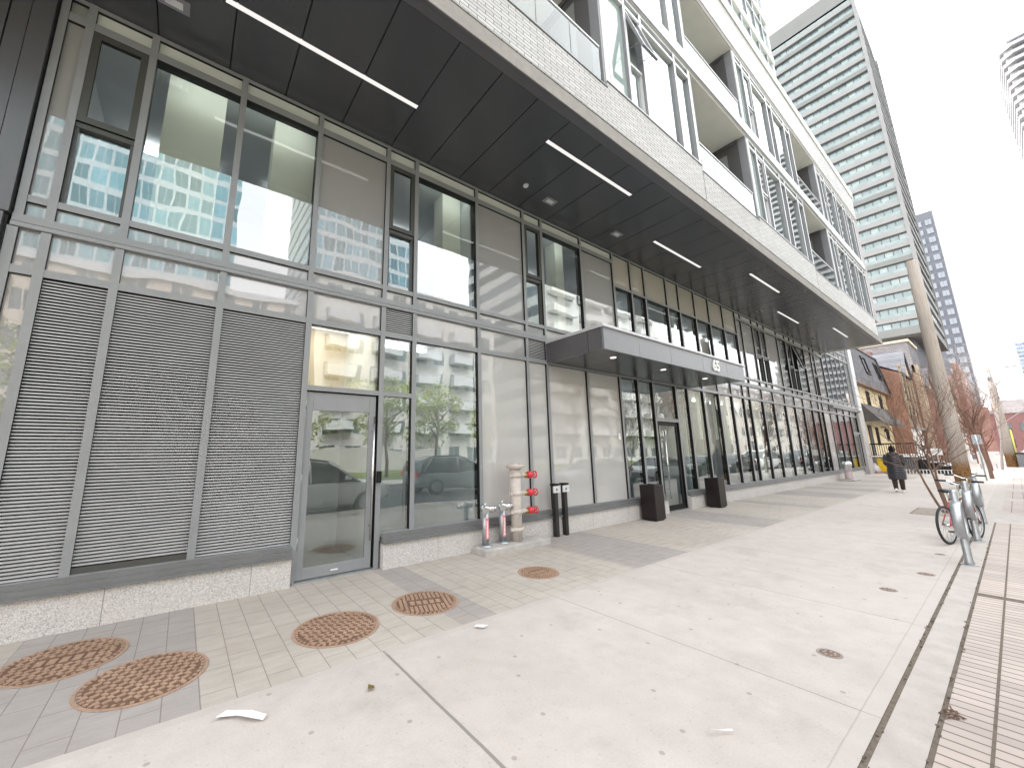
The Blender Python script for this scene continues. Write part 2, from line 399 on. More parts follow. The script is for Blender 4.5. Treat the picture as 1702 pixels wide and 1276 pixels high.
# --- lower storey mullion grid
low = [-1.435,-.84,.19,1.29,2.44,3.015,4.41,5.69,6.29,7.665,8.99,9.82,10.57,11.84,12.6,13.66,14.82,15.94,17.0,17.635,18.935,20.19,21.65,22.98,24.25,25.65,26.8,27.55,28.85,30.4,31.9,33.4,35.0]
fr = MB()
def vm(m, xc, z0, z1, w=.08, y0=FY, y1=FB): m.box(xc-w/2, xc+w/2, y0, y1, z0, z1, 0, 1)  # side faces all black: gasket colour with the reveal's shade painted in
def hm(m, x0, x1, z0, z1, y0=FY+.004, y1=FB): m.box(x0, x1, y0, y1, z0, z1, 0, 0, bot=1)
for xc in low:
    z0 = -.02 if xc in (1.29, 2.44, 10.57, 11.84) else .487
    vm(fr, xc, z0, 4.056)
vm(fr, -1.68, .487, 4.056, .08)
for i, (a, b) in enumerate(zip([-1.68]+low[:-1], low)):
    a += .04; b -= .04
    hm(fr, a, b, 3.552, 3.64)
    if i not in (4, 13): hm(fr, a, b, .45, .497)
hm(fr, 1.33, 2.40, 2.567, 2.64); hm(fr, 2.48, 2.975, 2.567, 2.64); hm(fr, 10.61, 11.80, 2.46, 2.56)
fr.build('curtain_wall_frame', [M['frame'], M['gasket']], B)
# floor line with its drip groove, then the upper storey grid
fl = MB()
fl.box(-1.70, 35.6, FY-.015, FB, 4.06, 4.108, 0, 0); fl.box(-1.70, 35.6, FY+.02, FB, 4.108, 4.118, 1, 1); fl.box(-1.70, 35.6, FY-.002, FB, 4.118, 4.205, 0, 0)
fl.build('floor_line_band', [M['frame'], M['gasket']], B)
up = [-1.435,-.835,.19,1.272,2.445,3.01,4.40,5.70,6.285,7.715,9.085,9.945,10.67,11.94,12.72,13.82,14.9,16.07,17.24,17.78,18.95,19.69,20.36,21.87,23.0,23.74,24.44,25.8,26.98,27.66,29.08]
uf = MB()
for xc in up: vm(uf, xc, 4.205, 7.13, .076)
vm(uf, -1.66, 4.205, 7.13, .07)
for a, b in zip([-1.66]+up[:-1], up):
    a += .038; b -= .038
    hm(uf, a, b, 7.07, 7.13)
    if 9.05 < a < 17.2: hm(uf, a, b, 6.10, 6.17)
    else:
        hm(uf, a, b, 6.775, 6.885); hm(uf, a, b, 4.365, 4.445)
uf.build('curtain_wall_frame', [M['frame'], M['gasket']], B)

def louvre(x0, x1, z0, z1, pitch, name='louvre', rear=True):
    m = MB(); n = int((z1-z0)/pitch)
    for i in range(n):
        z = z0 + (i+.5)*(z1-z0)/n; h = (z1-z0)/n*.68
        m.face([(x0, FY+.035, z-h*.62), (x1, FY+.035, z-h*.62), (x1, FY+.035, z+h*.05), (x0, FY+.035, z+h*.05)], 0)
        m.face([(x0, FY+.035, z+h*.05), (x1, FY+.035, z+h*.05), (x1, FB-.01, z+h), (x0, FB-.01, z+h)], 0)
        m.face([(x0, FY+.035, z-h*.62), (x0, FY+.06, z-h*.62), (x1, FY+.06, z-h*.62), (x1, FY+.035, z-h*.62)], 1)
    m.box(x0-.01, x1+.01, FB, FB+.02, z0-.01, z1+.01, 1)
    return m.build(name, [M['slat'], M['void']], B)

# --- lower storey infill
pane('spandrel_panel', -1.64, -1.475, .497, 3.552, M['spandrel']); pane('spandrel_panel', -1.64, -1.475, 3.64, 4.056, M['spandrel'])
for x0, x1, zb in ((-1.395,-.88,.5), (-.80,.15,.5), (.23,1.25,.5)): louvre(x0, x1, zb, 3.552, .0345)
m = MB(); m.box(-.80, .15, FY+.02, FB, .497, .56); m.build('kick_plate', M['frame_dark'], B)
for a, b in zip(low[:-1], low[1:]):
    a += .04; b -= .04
    if abs(a-2.48) < .02 or abs(a-5.73) < .02: louvre(a, b, 3.64, 4.056, .034, 'small_louvre')
    else: pane('spandrel_panel', a, b, 3.64, 4.056, M['spandrel'])
for a, b in zip(low[4:-1], low[5:]):
    a += .04; b -= .04
    if abs(a-10.61) < .02:
        pane('transom_pane', a, b, 2.56, 3.552, M['glass_dark']); continue
    if abs(a-33.44) < .02: continue
    mt = M['frosted'] if 4.3 < a < 8.96 or 27.5 < a < 28 else (M['glass_dark'] if 9 < a < 12 else M['glass'])
    if abs(a-2.48) < .02:
        pane('transom_pane', a, b, 2.64, 3.552, M['glass']); pane('window_pane', a, b, .497, 2.567, M['glass']); continue
    pane('window_pane', a, b, .497, 3.552, mt)
pane('transom_pane', 1.33, 2.40, 2.64, 3.552, M['glass'])
n = MB(); n.box(8.76, 8.86, GY-.016, GY-.012, 1.93, 2.09); n.box(8.775, 8.845, GY-.018, GY-.0162, 2.03, 2.07, 1)
n.build('posted_notice', [M['paper'], M['lightgrey']], B)

# --- service door
def door(x0, x1, z1, fmat, gl, st=.1, botr=.17, pull='long', y=5.9, lab=None):
    d = MB()
    d.box(x0, x0+st, y, y+.05, .03, z1); d.box(x1-st*1.0, x1, y, y+.05, .03, z1)
    d.box(x0+st, x1-st, y+.003, y+.05, .03, botr); d.box(x0+st, x1-st, y+.003, y+.05, z1-.26 if pull == 'long' else z1-.1, z1)
    o = d.build('door', fmat, B, bevel=.004)
    if lab: o['label'] = lab
    g = MB(); g.box(x0+st-.01, x1-st+.01, y+.02, y+.032, botr-.01, z1-.09 if pull != 'long' else z1-.25); g.build('glass', gl, o)
    return o
d1 = door(1.335, 2.375, 2.55, M['frame'], M['glass'], .1, .175, lab='glazed service door with a tall steel pull')
h = MB(); h.tube([(2.33, 5.82, .42), (2.33, 5.82, 2.22)], .016, 10)
for z in (.62, 1.3, 2.0): h.tube([(2.33, 5.9, z), (2.33, 5.82, z)], .011, 8)
h.build('handle', M['steel'], d1)
for z in (.42, 1.25, 2.3):
    k = MB(); k.tube([(1.333, 5.885, z), (1.333, 5.885, z+.15)], .013, 8); k.build('hinge', M['galv'], d1)
k = MB(); k.box(2.405, 2.465, 5.80, 5.858, 1.23, 1.4); k.build('card_reader', M['gasket'], B)
k = MB(); k.box(1.8, 1.9, 5.892, 5.8995, .085, .1); k.build('door_label', M['paper'], d1)
for q in ((1.30, 2.43), (10.6, 11.8)):
    k = MB(); k.box(*q, 5.84, 6.1, -.02, .022); k.build('threshold', M['galv'], B)
# --- entrance door under the canopy, and the far door
d2 = door(10.66, 11.76, 2.45, M['gasket'], M['glass_dark'], .09, .16, 'short')
h = MB(); h.tube([(10.86, 5.82, .35), (10.86, 5.82, 2.2)], .018, 10)
for z in (.6, 1.9): h.tube([(10.86, 5.9, z), (10.86, 5.82, z)], .012, 8)
h.build('handle', M['chrome'], d2)
d3 = door(33.5, 34.9, 2.5, M['frame'], M['glass'], .12, .2, 'short')
k = MB(); k.box(33.44, 34.96, FY, FB, 2.5, 2.62); k.build('door_head', M['frame'], B); pane('transom_pane', 33.44, 34.96, 2.62, 3.552, M['glass'])
pr = MB(); pr.box(35.04, 36.4, 5.74, 6.6, -.05, 4.06); pr.build('stone_pier', M['concrete_pale'], B)

# --- upper storey infill
def awning(x0, x1, zs, z0, z1, op=0.0, par=None, y=FY, mats=None, gl=None, t=.075):
    """upper sash hinged at its top over a fixed pane; op = how far the foot swings out"""
    mats = mats or (M['frame_dark'], M['gasket']); gl = gl or M['glass']
    w = MB(); w.box(x0, x1, y+.03, FB if y == FY else y+.1, zs-.07, zs-.005, 0, 0)
    o = w.build('awning_window', mats[0], par or B)
    s = MB(); dy = lambda z: -op*(z1-z)/(z1-zs)
    def bar(xa, xb, za, zb):
        ya, yb = y+.005+dy(za), y+.005+dy(zb)
        s.face([(xa,ya,za),(xb,ya,za),(xb,yb,zb),(xa,yb,zb)]); s.face([(xa,ya+.05,za),(xa,yb+.05,zb),(xb,yb+.05,zb),(xb,ya+.05,za)], 1)
        s.face([(xa,ya,za),(xa,yb,zb),(xa,yb+.05,zb),(xa,ya+.05,za)], 1); s.face([(xb,ya,za),(xb,ya+.05,za),(xb,yb+.05,zb),(xb,yb,zb)], 1)
        s.face([(xa,ya,za),(xa,ya+.05,za),(xb,ya+.05,za),(xb,ya,za)], 1); s.face([(xa,yb,zb),(xb,yb,zb),(xb,yb+.05,zb),(xa,yb+.05,zb)], 1)
    bar(x0, x0+t, zs, z1); bar(x1-t, x1, zs, z1); bar(x0+t, x1-t, zs, zs+t*1.05); bar(x0+t, x1-t, z1-t*1.05, z1)
    if op:
        for xx in (x0+.03, x1-.03): s.tube([(xx, y+.06, zs+.25), (xx, y-op*.75, zs+.16)], .008, 6, 1)
    s.build('sash', mats, o)
    g = MB(); za, zb = zs+t, z1-t
    g.face([(x0+t, y+.03+dy(za), za), (x1-t, y+.03+dy(za), za), (x1-t, y+.03+dy(zb), zb), (x0+t, y+.03+dy(zb), zb)]); g.build('pane', gl, o)
    f = MB(); f.box(x0+.03, x1-.03, y+.085, y+.095, z0, zs-.07); f.build('pane', gl, o)
    b = MB(); b.box(x0, x0+.035, y+.04, y+.1, z0, zs-.07); b.box(x1-.035, x1, y+.04, y+.1, z0, zs-.07); b.build('lower_frame', mats, o)
    return o
kinds = {0:'A',1:'V',2:'V',3:'F',4:'A',5:'V',6:'F',7:'A',8:'V',9:'F'}
ext = [-1.435]+up[1:]
for i, (a, b) in enumerate(zip(up[:-1], up[1:])):
    a += .038; b -= .038
    if 9.05 < a < 17.2:
        pane('clerestory_pane', a, b, 6.17, 7.07, M['frosted2']); pane('upper_pane', a, b, 4.445, 6.10, M['glass'])
        pane('sill_panel', a, b, 4.205, 4.4, M['spandrel']); continue
    k = kinds.get(i)
    if i >= 18: k = {18:'F',19:'F',20:'A',21:'A',22:'F',23:'V',24:'A',25:'W',26:'V',27:'F',28:'A',29:'F'}.get(i, 'V')
    pane('sill_panel', a, b, 4.205, 4.365, M['spandrel']); pane('transom_pane', a, b, 6.885, 7.07, M['strip'])
    if k == 'A': awning(a, b, 5.515, 4.445, 6.77)
    elif k == 'W':
        awning(a, b, 5.515, 4.445, 6.77, .32)['label'] = 'awning window tilted open'
    else: pane('upper_pane', a, b, 4.445, 6.775, M['glass'] if k == 'V' else M['spandrel'])
pane('sill_panel', -1.625, -1.475, 4.205, 4.365, M['spandrel']); pane('upper_pane', -1.625, -1.475, 4.445, 6.775, M['spandrel']); pane('transom_pane', -1.625, -1.475, 6.885, 7.07, M['spandrel'])

# --- metal cladding at the near end
c = MB()
for i, (x0, x1) in enumerate(((-1.885,-1.715), (-2.035,-1.895), (-2.9,-2.045), (-3.8,-2.91), (-4.7,-3.81), (-6,-4.71), (-8,-6.01))):
    c.box(x0, x1, 5.80+.012*(i % 2), 6.1, 4.18, 7.13); 
for x0, x1 in ((-1.9,-1.745), (-2.9,-1.91), (-4.4,-2.91), (-6,-4.41), (-8,-6.01)): c.box(x0, x1, 5.80, 6.1, .49, 4.165)
c.build('metal_cladding', M['panel_dark'], B)
c = MB(); c.box(-1.742, -1.722, 5.85, 6.1, .49, 4.16); c.box(-8, -1.72, 5.95, 6.2, .4, 7.2); c.build('cladding_backing', M['void'], B)

# --- end bay beyond the overhang (three rows of glass)
e = MB(); xs = [29.12, 30.2, 31.25, 32.3, 33.35, 34.4, 35.45]
for x in xs: e.box(x-.035, x+.035, 5.875, FB, 4.2, 9.4)
for z in (4.36, 7.18, 7.62, 8.3, 9.3): e.box(29.08, 35.5, 5.862, FB, z, z+.09, 0, 0)
e.box(29.08, 35.6, 5.74, FB, 3.9, 4.0, 0, 0)
e.build('curtain_wall_frame', [M['midgrey'], M['gasket']], B)
for a, b in zip(xs[:-1], xs[1:]):
    pane('end_bay_pane', a+.045, b-.045, 4.45, 7.18, M['glass_up']); pane('end_bay_pane', a+.045, b-.045, 7.71, 9.3, M['spandrel']); pane('sill_panel', a+.045, b-.045, 7.27, 7.62, M['spandrel']); pane('sill_panel', a+.045, b-.045, 4.2, 4.36, M['strip'])
pr = MB(); pr.box(35.5, 36.4, 5.76, 6.6, 4.06, 9.5); pr.build('stone_pier', M['lightgrey'], B)

# --- soffit with open joints, its edge trim, lamps and small fittings
js = [-8,-7.2,-6.4,-5.6,-4.8,-4.0,-3.2,-2.4,-1.6,-.82,-.02,.717,1.59,2.467,3.215,3.945,4.7,5.55,6.445,7.31,8.07,8.83,9.55,10.4,11.28,12.15,12.95,13.93,14.8,15.67,16.55,17.35,18.1,18.89,19.76,20.63,21.5,22.2,22.95,23.75,24.57,25.4,26.22,27.0,27.8,28.6,29.4]
s = MB()
for a, b in zip(js[:-1], js[1:]): s.box(a+.008, b-.008, 3.6, 5.86, 7.13, 7.15)
s.build('soffit', M['soffit'], B)
s = MB(); s.box(-8, 29.4, 3.42, 3.592, 7.122, 7.16); s.box(-8, 29.4, 3.47, 3.48, 7.1195, 7.122); s.build('soffit_edge_trim', M['panel_dark'], B)
s = MB(); s.box(-8, 29.42, 3.44, 6.4, 7.18, 7.3); s.build('soffit_backing', M['void'], B)
M['lamp'] = emit('linear_lamp_glow', (1, .97, .93), .19); M['lamp2'] = emit('downlight_glow', (1, .95, .88), .4); M['column_fill'] = emit('column_fill_glow', (.96, 1, .92), 1.5); M['room'] = emit('room_lamp_glow', (.97, .98, 1), 1.3); M['warm'] = emit('vestibule_lamp_glow', (1, .86, .66), 1.2)
for x0, yc in ((-.14, 4.85), (4.69, 4.12), (9.55, 4.86), (13.94, 4.15), (18.89, 4.885), (23.76, 4.175), (-5.0, 4.12)):
    l = MB(); l.box(x0, x0+2.61, yc-.032, yc+.032, 7.124, 7.14); l.build('linear_light', M['lamp'], B)
for x, y in ((-.65, 5.25), (6.0, 5.28), (8.4, 5.22), (18.15, 5.29), (25.2, 5.28)):
    l = MB(); l.box(x-.16, x+.16, y-.09, y+.09, 7.112, 7.13); o = l.build('soffit_fitting', M['midgrey'], B)
    l = MB(); l.box(x-.09, x+.09, y-.045, y+.045, 7.106, 7.112); l.build('lens', M['lightgrey'] if x < 15 else M['gasket'], o)
l = MB(); l.lathe([(.05, 7.10), (.06, 7.13)], (5.2, 5.21, 0), 16); l.build('soffit_sensor', M['lightgrey'], B)

# --- entrance canopy with its house number
cn = MB(); cn.box(6.30, 12.92, 4.41, 5.85, 3.62, 4.02); can = cn.build('canopy', M['panel_dark'], B)
cs = [6.28, 7.5, 8.78, 10.36, 11.76, 12.94]
for a, b in zip(cs[:-1], cs[1:]):
    f = MB(); f.box(a+.004, b-.004, 4.37, 4.41, 3.58, 4.02); f.build('fascia_panel', M['midgrey'], can)
for a, b in ((4.41, 4.72), (4.73, 5.85)):
    f = MB(); f.box(6.262, 6.30, a, b, 3.58, 4.02); f.build('fascia_panel', M['panel_dark'], can)
f = MB(); f.box(6.24, 12.98, 4.33, 5.85, 4.02, 4.045); f.box(6.24, 12.98, 4.345, 5.85, 4.055, 4.075, 0); f.box(6.26, 12.96, 4.36, 5.85, 4.045, 4.055, 1); f.build('coping', [M['lightgrey'], M['gasket']], can)
f = MB()
for i in range(6):
    a = 6.3+6.62*i/6; f.box(a+.004, a+6.62/6-.004, 4.42, 5.1, 3.6, 3.62); f.box(a+.004, a+6.62/6-.004, 5.108, 5.85, 3.6, 3.62)
f.build('canopy_soffit', M['soffit'], can)
for x, y in ((7.15, 4.78), (9.3, 4.85), (11.5, 4.85)):
    f = MB(); f.lathe([(.065, 3.594), (.065, 3.602)], (x, y, 0), 18); f.build('downlight', M['lamp2'], can)
cu = bpy.data.curves.new('house_number', 'FONT'); cu.body = '65'; cu.size = .4; cu.extrude = .012; cu.offset = .012; cu.align_x = 'CENTER'; cu.space_character = .95
tmp = bpy.data.objects.new('number_curve', cu); nb = bpy.data.objects.new('house_number', bpy.data.meshes.new_from_object(tmp)); bpy.data.objects.remove(tmp); COL.objects.link(nb); nb.parent = can; nb.location = (11.06, 4.35, 3.685); nb.rotation_euler = (R(90), 0, 0)
nb.data.materials.clear(); nb.data.materials.append(M['white'])

# --- rooms behind the glass
r = MB()
r.box(-1.7, 36, 6.1, 16, 4.0, 4.2, 0, 0); r.box(-1.7, 36, 6.1, 16, -.06, .01, 2); r.box(-1.7, 36, 6.03, 16, 7.1, 7.2, 0)
r.box(-1.7, 36, 15.8, 16, 0, 7.2, 1); r.box(-1.72, -1.6, 6.03, 16, 0, 7.2, 1)
for x in (2.445, 4.415, 9.0, 12.55, 22.9, 29.0, 36.2): r.box(x-.05, x+.05, 6.06, 16, 0, 7.2, 1)
r.box(1.28, 2.44, 7.6, 7.7, 2.7, 4.1, 3); r.box(1.28, 2.44, 7.62, 7.7, 0, 2.69, 1); r.box(1.31, 2.40, 6.1, 7.6, 2.6, 2.64, 1); r.box(1.24, 1.3, 6.05, 7.7, 0, 4.1, 3); r.box(2.46, 4.4, 9.0, 9.1, 0, 4.1, 1)  # low ceiling over the door added to block the vestibule lamp's light
r.box(-1.6, 2.4, 10, 10.1, 4.1, 7.1, 1); r.box(4.45, 9, 9, 9.1, 4.1, 7.1, 1)
r.build('interior', [M['ceil'], M['wall_in'], M['floor_in'], M['beige']], B)
for x0, x1, z0, z1 in ((-.70, .0, 4.2, 7.1), (.68, 1.35, 4.2, 7.1), (3.9, 4.35, 4.2, 7.1), (13.2, 13.8, 0, 4), (19.3, 19.9, 0, 4), (7.35, 7.65, 4.2, 7.1)):
    c = MB(); c.box(x0, x1, 6.4, 6.75, z0, z1); c.build('interior_column', M['white_in'], B)
for x0, x1 in ((-.76, .14), (.24, 1.24), (3.1, 4.34), (6.36, 7.66)):
    c = MB(); c.box(x0, x1, 6.05, 6.11, 6.95, 7.0); c.build('column_fill_light', M['column_fill'], B)  # hidden fill light, added to brighten the white columns
for x0, x1 in ((12.7, 12.95), (13.75, 14.2), (14.9, 15.3), (16.0, 16.35)):
    c = MB()
    for i in range(7):
        a = x0+(x1-x0)*i/7; c.box(a, a+(x1-x0)/7*.92, 6.16+.02*(i % 2), 6.19+.02*(i % 2), 2.0, 3.9)
    c.build('curtain', M['white_in'], B)
c = MB(); c.box(1.4, 2.38, 6.3, 7.4, 3.98, 3.995); c.build('vestibule_lamp', M['warm'], B)
for x0 in (-1.2, .9, 3.0, 5.4, 7.2, 9.6, 11.4, 13.2, 15, 16.8, 18.6, 20.4, 22.2, 24, 25.8, 27.6):
    for yy, zz in ((8.2, 6.96), (8.4, 3.86)):
        if zz < 5 and x0 < 4.3: continue
        c = MB(); c.box(x0, x0+1.1, yy, yy+.14, zz, zz+.06); c.build('room_lamp', M['room'], B)
c = MB(); c.box(2.7, 4.1, 7.4, 7.54, 3.86, 3.92); c.build('room_lamp', M['room'], B)
c = MB(); c.box(2.46, 2.54, 6.2, 6.3, 4.15, 7); c.build('interior_column', M['wall_in'], B)

# ------------------------------------------------------------------ overhanging upper part
UY = 3.40
M['fascia'] = plain('board_marked_concrete', (.3,.28,.262), .8, 0, .3, .15, 6, .2)
b = MB(); b.box(-8, 29.9, 3.41, 3.56, 7.165, 7.385); b.box(-8, 29.9, 3.405, 3.42, 7.115, 7.165); b.build('concrete_fascia', M['fascia'], B)
b = MB(); b.box(-8, 29.9, 3.42, 3.75, 7.388, 7.398); b.build('shelf_angle', M['gasket'], B)
def brick_band(x0, x1, z1):
    b = MB(); b.box(x0, x1, UY, 3.75, 7.40, z1); b.build('brick_band', M['brick_white'], B)
    b = MB(); b.box(x0, x1, UY-.015, 3.76, z1, z1+.022); b.build('coping', M['midgrey'], B)
# bays: (kind, x0, x1)
bays = [('B',-2.6,.2),('W',-6.5,-2.6),('W',.2,2.2),('B',2.2,5.3),('W',5.6,9.33),('B',9.36,12.9),('W',12.9,18.34),('B',18.37,21.66),('W',21.66,28.95)]
bays = [('W',-8,-.4),('B',-.37,5.6),('W',5.6,9.33),('B',9.36,12.9),('W',12.9,18.34),('B',18.37,21.66),('W',21.66,28.95)]
cuts = {('W',5.6):[5.78,6.46,7.08,8.54,9.25], ('W',12.9):[13.0,13.6,14.28,15.72,16.24,17.6,18.26], ('W',21.66):[21.76,22.4,23.1,24.5,25.0,26.4,26.95,28.3,28.88], ('W',-8):[-7.9,-6.4,-5,-3.5,-2.0,-.5]}
awn = {('W',5.6):1, ('W',12.9):1, ('W',21.66):1, ('W',-8):0}
for kind, x0, x1 in bays:
    brick_band(x0, x1, 8.34 if kind == 'W' else 8.20)
for lev, (z0, z1) in enumerate(((8.36, 11.08), (11.56, 14.28))):
    for kind, x0, x1 in bays:
        if kind == 'W':
            cs = cuts[('W', x0)]
            f = MB()
            for x in cs: f.box(x-.045, x+.045, UY, UY+.14, z0, z1, 0, 1)
            f.box(x0, cs[0]-.045, UY+.005, UY+.2, z0, z1, 0, 0); f.box(cs[-1]+.045, x1, UY+.005, UY+.2, z0, z1, 0, 0)
            for a, c2 in zip(cs[:-1], cs[1:]):
                f.box(a+.045, c2-.045, UY+.006, UY+.13, z1-.30, z1-.22, 0, 0); f.box(a+.045, c2-.045, UY+.006, UY+.13, z0, z0+.06, 0, 0)
                f.box(a+.045, c2-.045, UY+.006, UY+.13, z1-.06, z1, 0, 0)
            f.build('window_frame', [M['lightgrey'], M['midgrey']], B)
            for j, (a, c2) in enumerate(zip(cs[:-1], cs[1:])):
                a += .045; c2 -= .045
                pane('transom_pane', a, c2, z1-.22, z1-.06, M['tower_rail'], UY+.07)
                if j == 0: pane('window_pane', a, c2, z0+.06, z1-.3, M['tower_rail'], UY+.07)
                elif j == awn[('W', x0)]: awning(a, c2, z0+1.16, z0+.06, z1-.3, .34 if lev == 0 and x0 == 5.6 else 0, None, UY+.02, (M['lightgrey'], M['midgrey']), M['glass_up'], .06)
                else: pane('window_pane', a, c2, z0+.06, z1-.3, M['glass_up'], UY+.07)
            f = MB(); f.box(x0, x1, 3.9, 4.0, z0, z1); f.build('interior_blind', M['wall_in'], B)
        else:
            # recessed balcony
            bal = MB(); bal.box(x0, x1, UY+.02, 5.2, z0-.42 if lev else 8.12, z0-.14 if lev else 8.19, 0, 0)
            bo = bal.build('balcony', M['balc_ceil'], B)
            w = MB()
            w.box(x1-.05, x1-.0, 3.42, 3.62, z0-.13, z1, 1); w.box(x1-.06, x1, 3.62, 5.2, z0-.13, z1, 0); w.box(x1-.075, x1-.06, 3.95, 4.75, z0, z1-.35, 2)
            w.box(x1-.09, x1-.06, 3.62, 5.2, z1-.12, z1-.02, 0); w.box(x0, x0+.05, 3.42, 5.2, z0-.13, z1, 1)
            w.box(x0+.05, x1-.06, 5.2, 5.3, z0-.13, z1, 0)
            w.build('recess_wall', [M['panel_dark'], M['midgrey'], M['frame']], bo)
            for q in range(4):
                a = x0+.1+(x1-x0-.2)*q/4; pane('balcony_door', a, a+(x1-x0-.2)/4-.08, z0, z1-.4, M['glass_up'], 5.17, bo)
            n = max(4, round((x1-.55-x0)/.76)); xe = x1-.12
            g = MB()
            for q in range(n):
                a = x0+(xe-x0)*q/n; g.box(a+.008, a+(xe-x0)/n-.008, UY+.035, UY+.05, z0-.12, z0+.68)
            g.build('glass_railing', M['glass_rail'], bo)
            g = MB(); g.box(x0, xe, UY+.02, UY+.065, z0+.68, z0+.715); g.build('handrail', M['lightgrey'], bo)
    # slab edge above this level
    zt = z1
    sl = MB()
    if lev == 0:
        sl.box(-8, 29.0, UY-.03, UY+.2, zt+.05, zt+.46); sl.box(-8, 29.0, UY+.02, 5.4, zt, zt+.05, 1)
        sl.build('slab_edge', [M['lightgrey'], M['balc_ceil']], B)
        sl = MB(); sl.box(-8, 29.0, UY-.045, UY-.03, zt+.05, zt+.1); sl.build('slab_drip_trim', M['midgrey'], B)
    else:
        sl.box(-8, 29.9, UY+.02, 5.4, zt, zt+.1); sl.build('balcony_ceiling', M['balc_ceil'], B)
# brick parapet beam, its pale cap, and the brick pier at the far end
b = MB(); b.box(-8, 29.9, UY-.012, 3.75, 14.52, 15.88); b.build('brick_beam', M['brick_white'], B)
b = MB(); b.box(-8, 29.9, UY, 3.8, 14.3, 14.515); b.build('beam_soffit', M['fascia'], B)
b = MB(); b.box(-8, 29.95, 3.35, 5.6, 15.885, 16.25); b.build('parapet_cap', M['white'], B)
b = MB(); b.box(28.98, 29.9, 3.41, 9, 8.36, 14.9); b.build('brick_pier', M['brick_grey'], B)
b = MB(); b.box(-8, 29.9, 5.32, 12, 7.3, 16.2); b.box(28.9, 29.88, 3.76, 12, 7.2, 8.4); b.build('upper_core', M['frame'], B)
b = MB(); b.box(29.4, 29.9, 3.44, 12, 7.13, 7.35); b.build('end_fascia', M['concrete_pale'], B)
# set-back storeys above
zf = 16.25
for lev in range(6):
    f = MB(); f.box(-8, 27.4, 5.15, 5.45, zf, zf+.5); f.box(27.1, 27.4, 5.45, 12, zf, zf+.5); f.build('upper_slab_edge', M['white'], B)
    f = MB(); x = -7.6
    while x < 27.4:
        f.box(x-.05, x+.05, 5.2, 5.36, zf+.5, zf+3.0, 0, 1); x += 1.3
    f.box(27.1, 27.39, 5.2, 5.5, zf+.5, zf+3); f.box(-8, 27.1, 5.205, 5.36, zf+.5, zf+.58); f.box(-8, 27.1, 5.205, 5.36, zf+2.2, zf+2.28)
    f.build('upper_window_frame', [M['lightgrey'], M['midgrey']], B)
    f = MB(); f.box(-8, 27.1, 5.28, 5.3, zf+.5, zf+3.0); f.box(27.3, 27.33, 5.5, 12, zf+.5, zf+3); f.build('upper_window_band', M['tower_rail'], B)
    zf += 3.0
f = MB(); f.box(-8, 27.2, 5.5, 12, 16.2, zf); f.build('upper_core', M['wall_in'], B)
# ------------------------------------------------------------------ ground sheets
def sheet(name, x0, x1, y0, y1, z, mat, cells=1):
    m = MB(); m.face([(x0,y0,z),(x1,y0,z),(x1,y1,z),(x0,y1,z)]); return struct(m.build(name, mat))
sheet('ground', -900, 1600, -1200, 1200, -.32, M['asphalt'])
sheet('road', -120, 420, -9.2, -.42, -.16, M['asphalt'])
m = MB(); m.box(-120, 420, -.42, -.24, -.33, .002); struct(m.build('kerb', M['concrete_pale'], bevel=.015))
m = MB(); m.box(-120, 420, -.24, 3.5, -.3, -.012); struct(m.build('sidewalk_base', M['asphalt']))
m = MB(); m.face([(-60,.556,0),(300,.556,0),(300,.738,0),(-60,.738,0)]); struct(m.build('kerb_band', M['kerbcon']))
m = MB(); m.face([(-60,.768,0),(300,.768,0),(300,3.5,0),(-60,3.5,0)]); struct(m.build('sidewalk', M['concrete']))
m = MB(); m.face([(-60,3.5,0),(36.4,3.5,0),(36.4,6.2,0),(-60,6.2,0)]); struct(m.build('paver_walk', M['pavers']))
m = MB(); m.face([(36.4,3.5,-.004),(300,3.5,-.004),(300,60,-.004),(36.4,60,-.004)]); struct(m.build('forecourt_ground', M['pad']))
dirt = plain('joint_dirt', (.15,.125,.1), .9, 0, .2, .35, 25)
m = MB(); m.face([(-60,.738,-.005),(14.5,.738,-.005),(14.5,.768,-.005),(-60,.768,-.005)]); m.face([(-60,.532,-.005),(14.5,.532,-.005),(14.5,.556,-.005),(-60,.556,-.005)])
m.face([(-60,.337,.0025),(14.45,.337,.0025),(14.45,.352,.0025),(-60,.352,.0025)])
struct(m.build('joint', dirt))
m = MB()
m.face([(14.5,.532,0),(300,.532,0),(300,.556,0),(14.5,.556,0)]); m.face([(14.5,.738,0),(300,.738,0),(300,.768,0),(14.5,.768,0)]); m.face([(14.45,-.24,0),(300,-.24,0),(300,.532,0),(14.45,.532,0)])
struct(m.build('sidewalk_edge', M['kerbcon']))
m = MB(); m.face([(-60,-.24,0),(7.36,-.24,0),(7.36,.532,0),(-60,.532,0)]); m.face([(7.5,-.24,0),(14.45,-.24,0),(14.45,.532,0),(7.5,.532,0)]); struct(m.build('brick_strip', M['kerb_brick']))
m = MB(); m.face([(7.36,-.24,-.001),(7.5,-.24,-.001),(7.5,.532,-.001),(7.36,.532,-.001)]); struct(m.build('brick_strip_edging', dirt))
m = MB()
for a, b in ((16.9, 20.3), (21.4, 24.6), (26, 29.5), (31, 34.5), (37, 41), (44, 48)): m.face([(a,.0,.004),(b,.0,.004),(b,.5,.004),(a,.5,.004)])
struct(m.build('paved_inset', M['kerb_brick']))
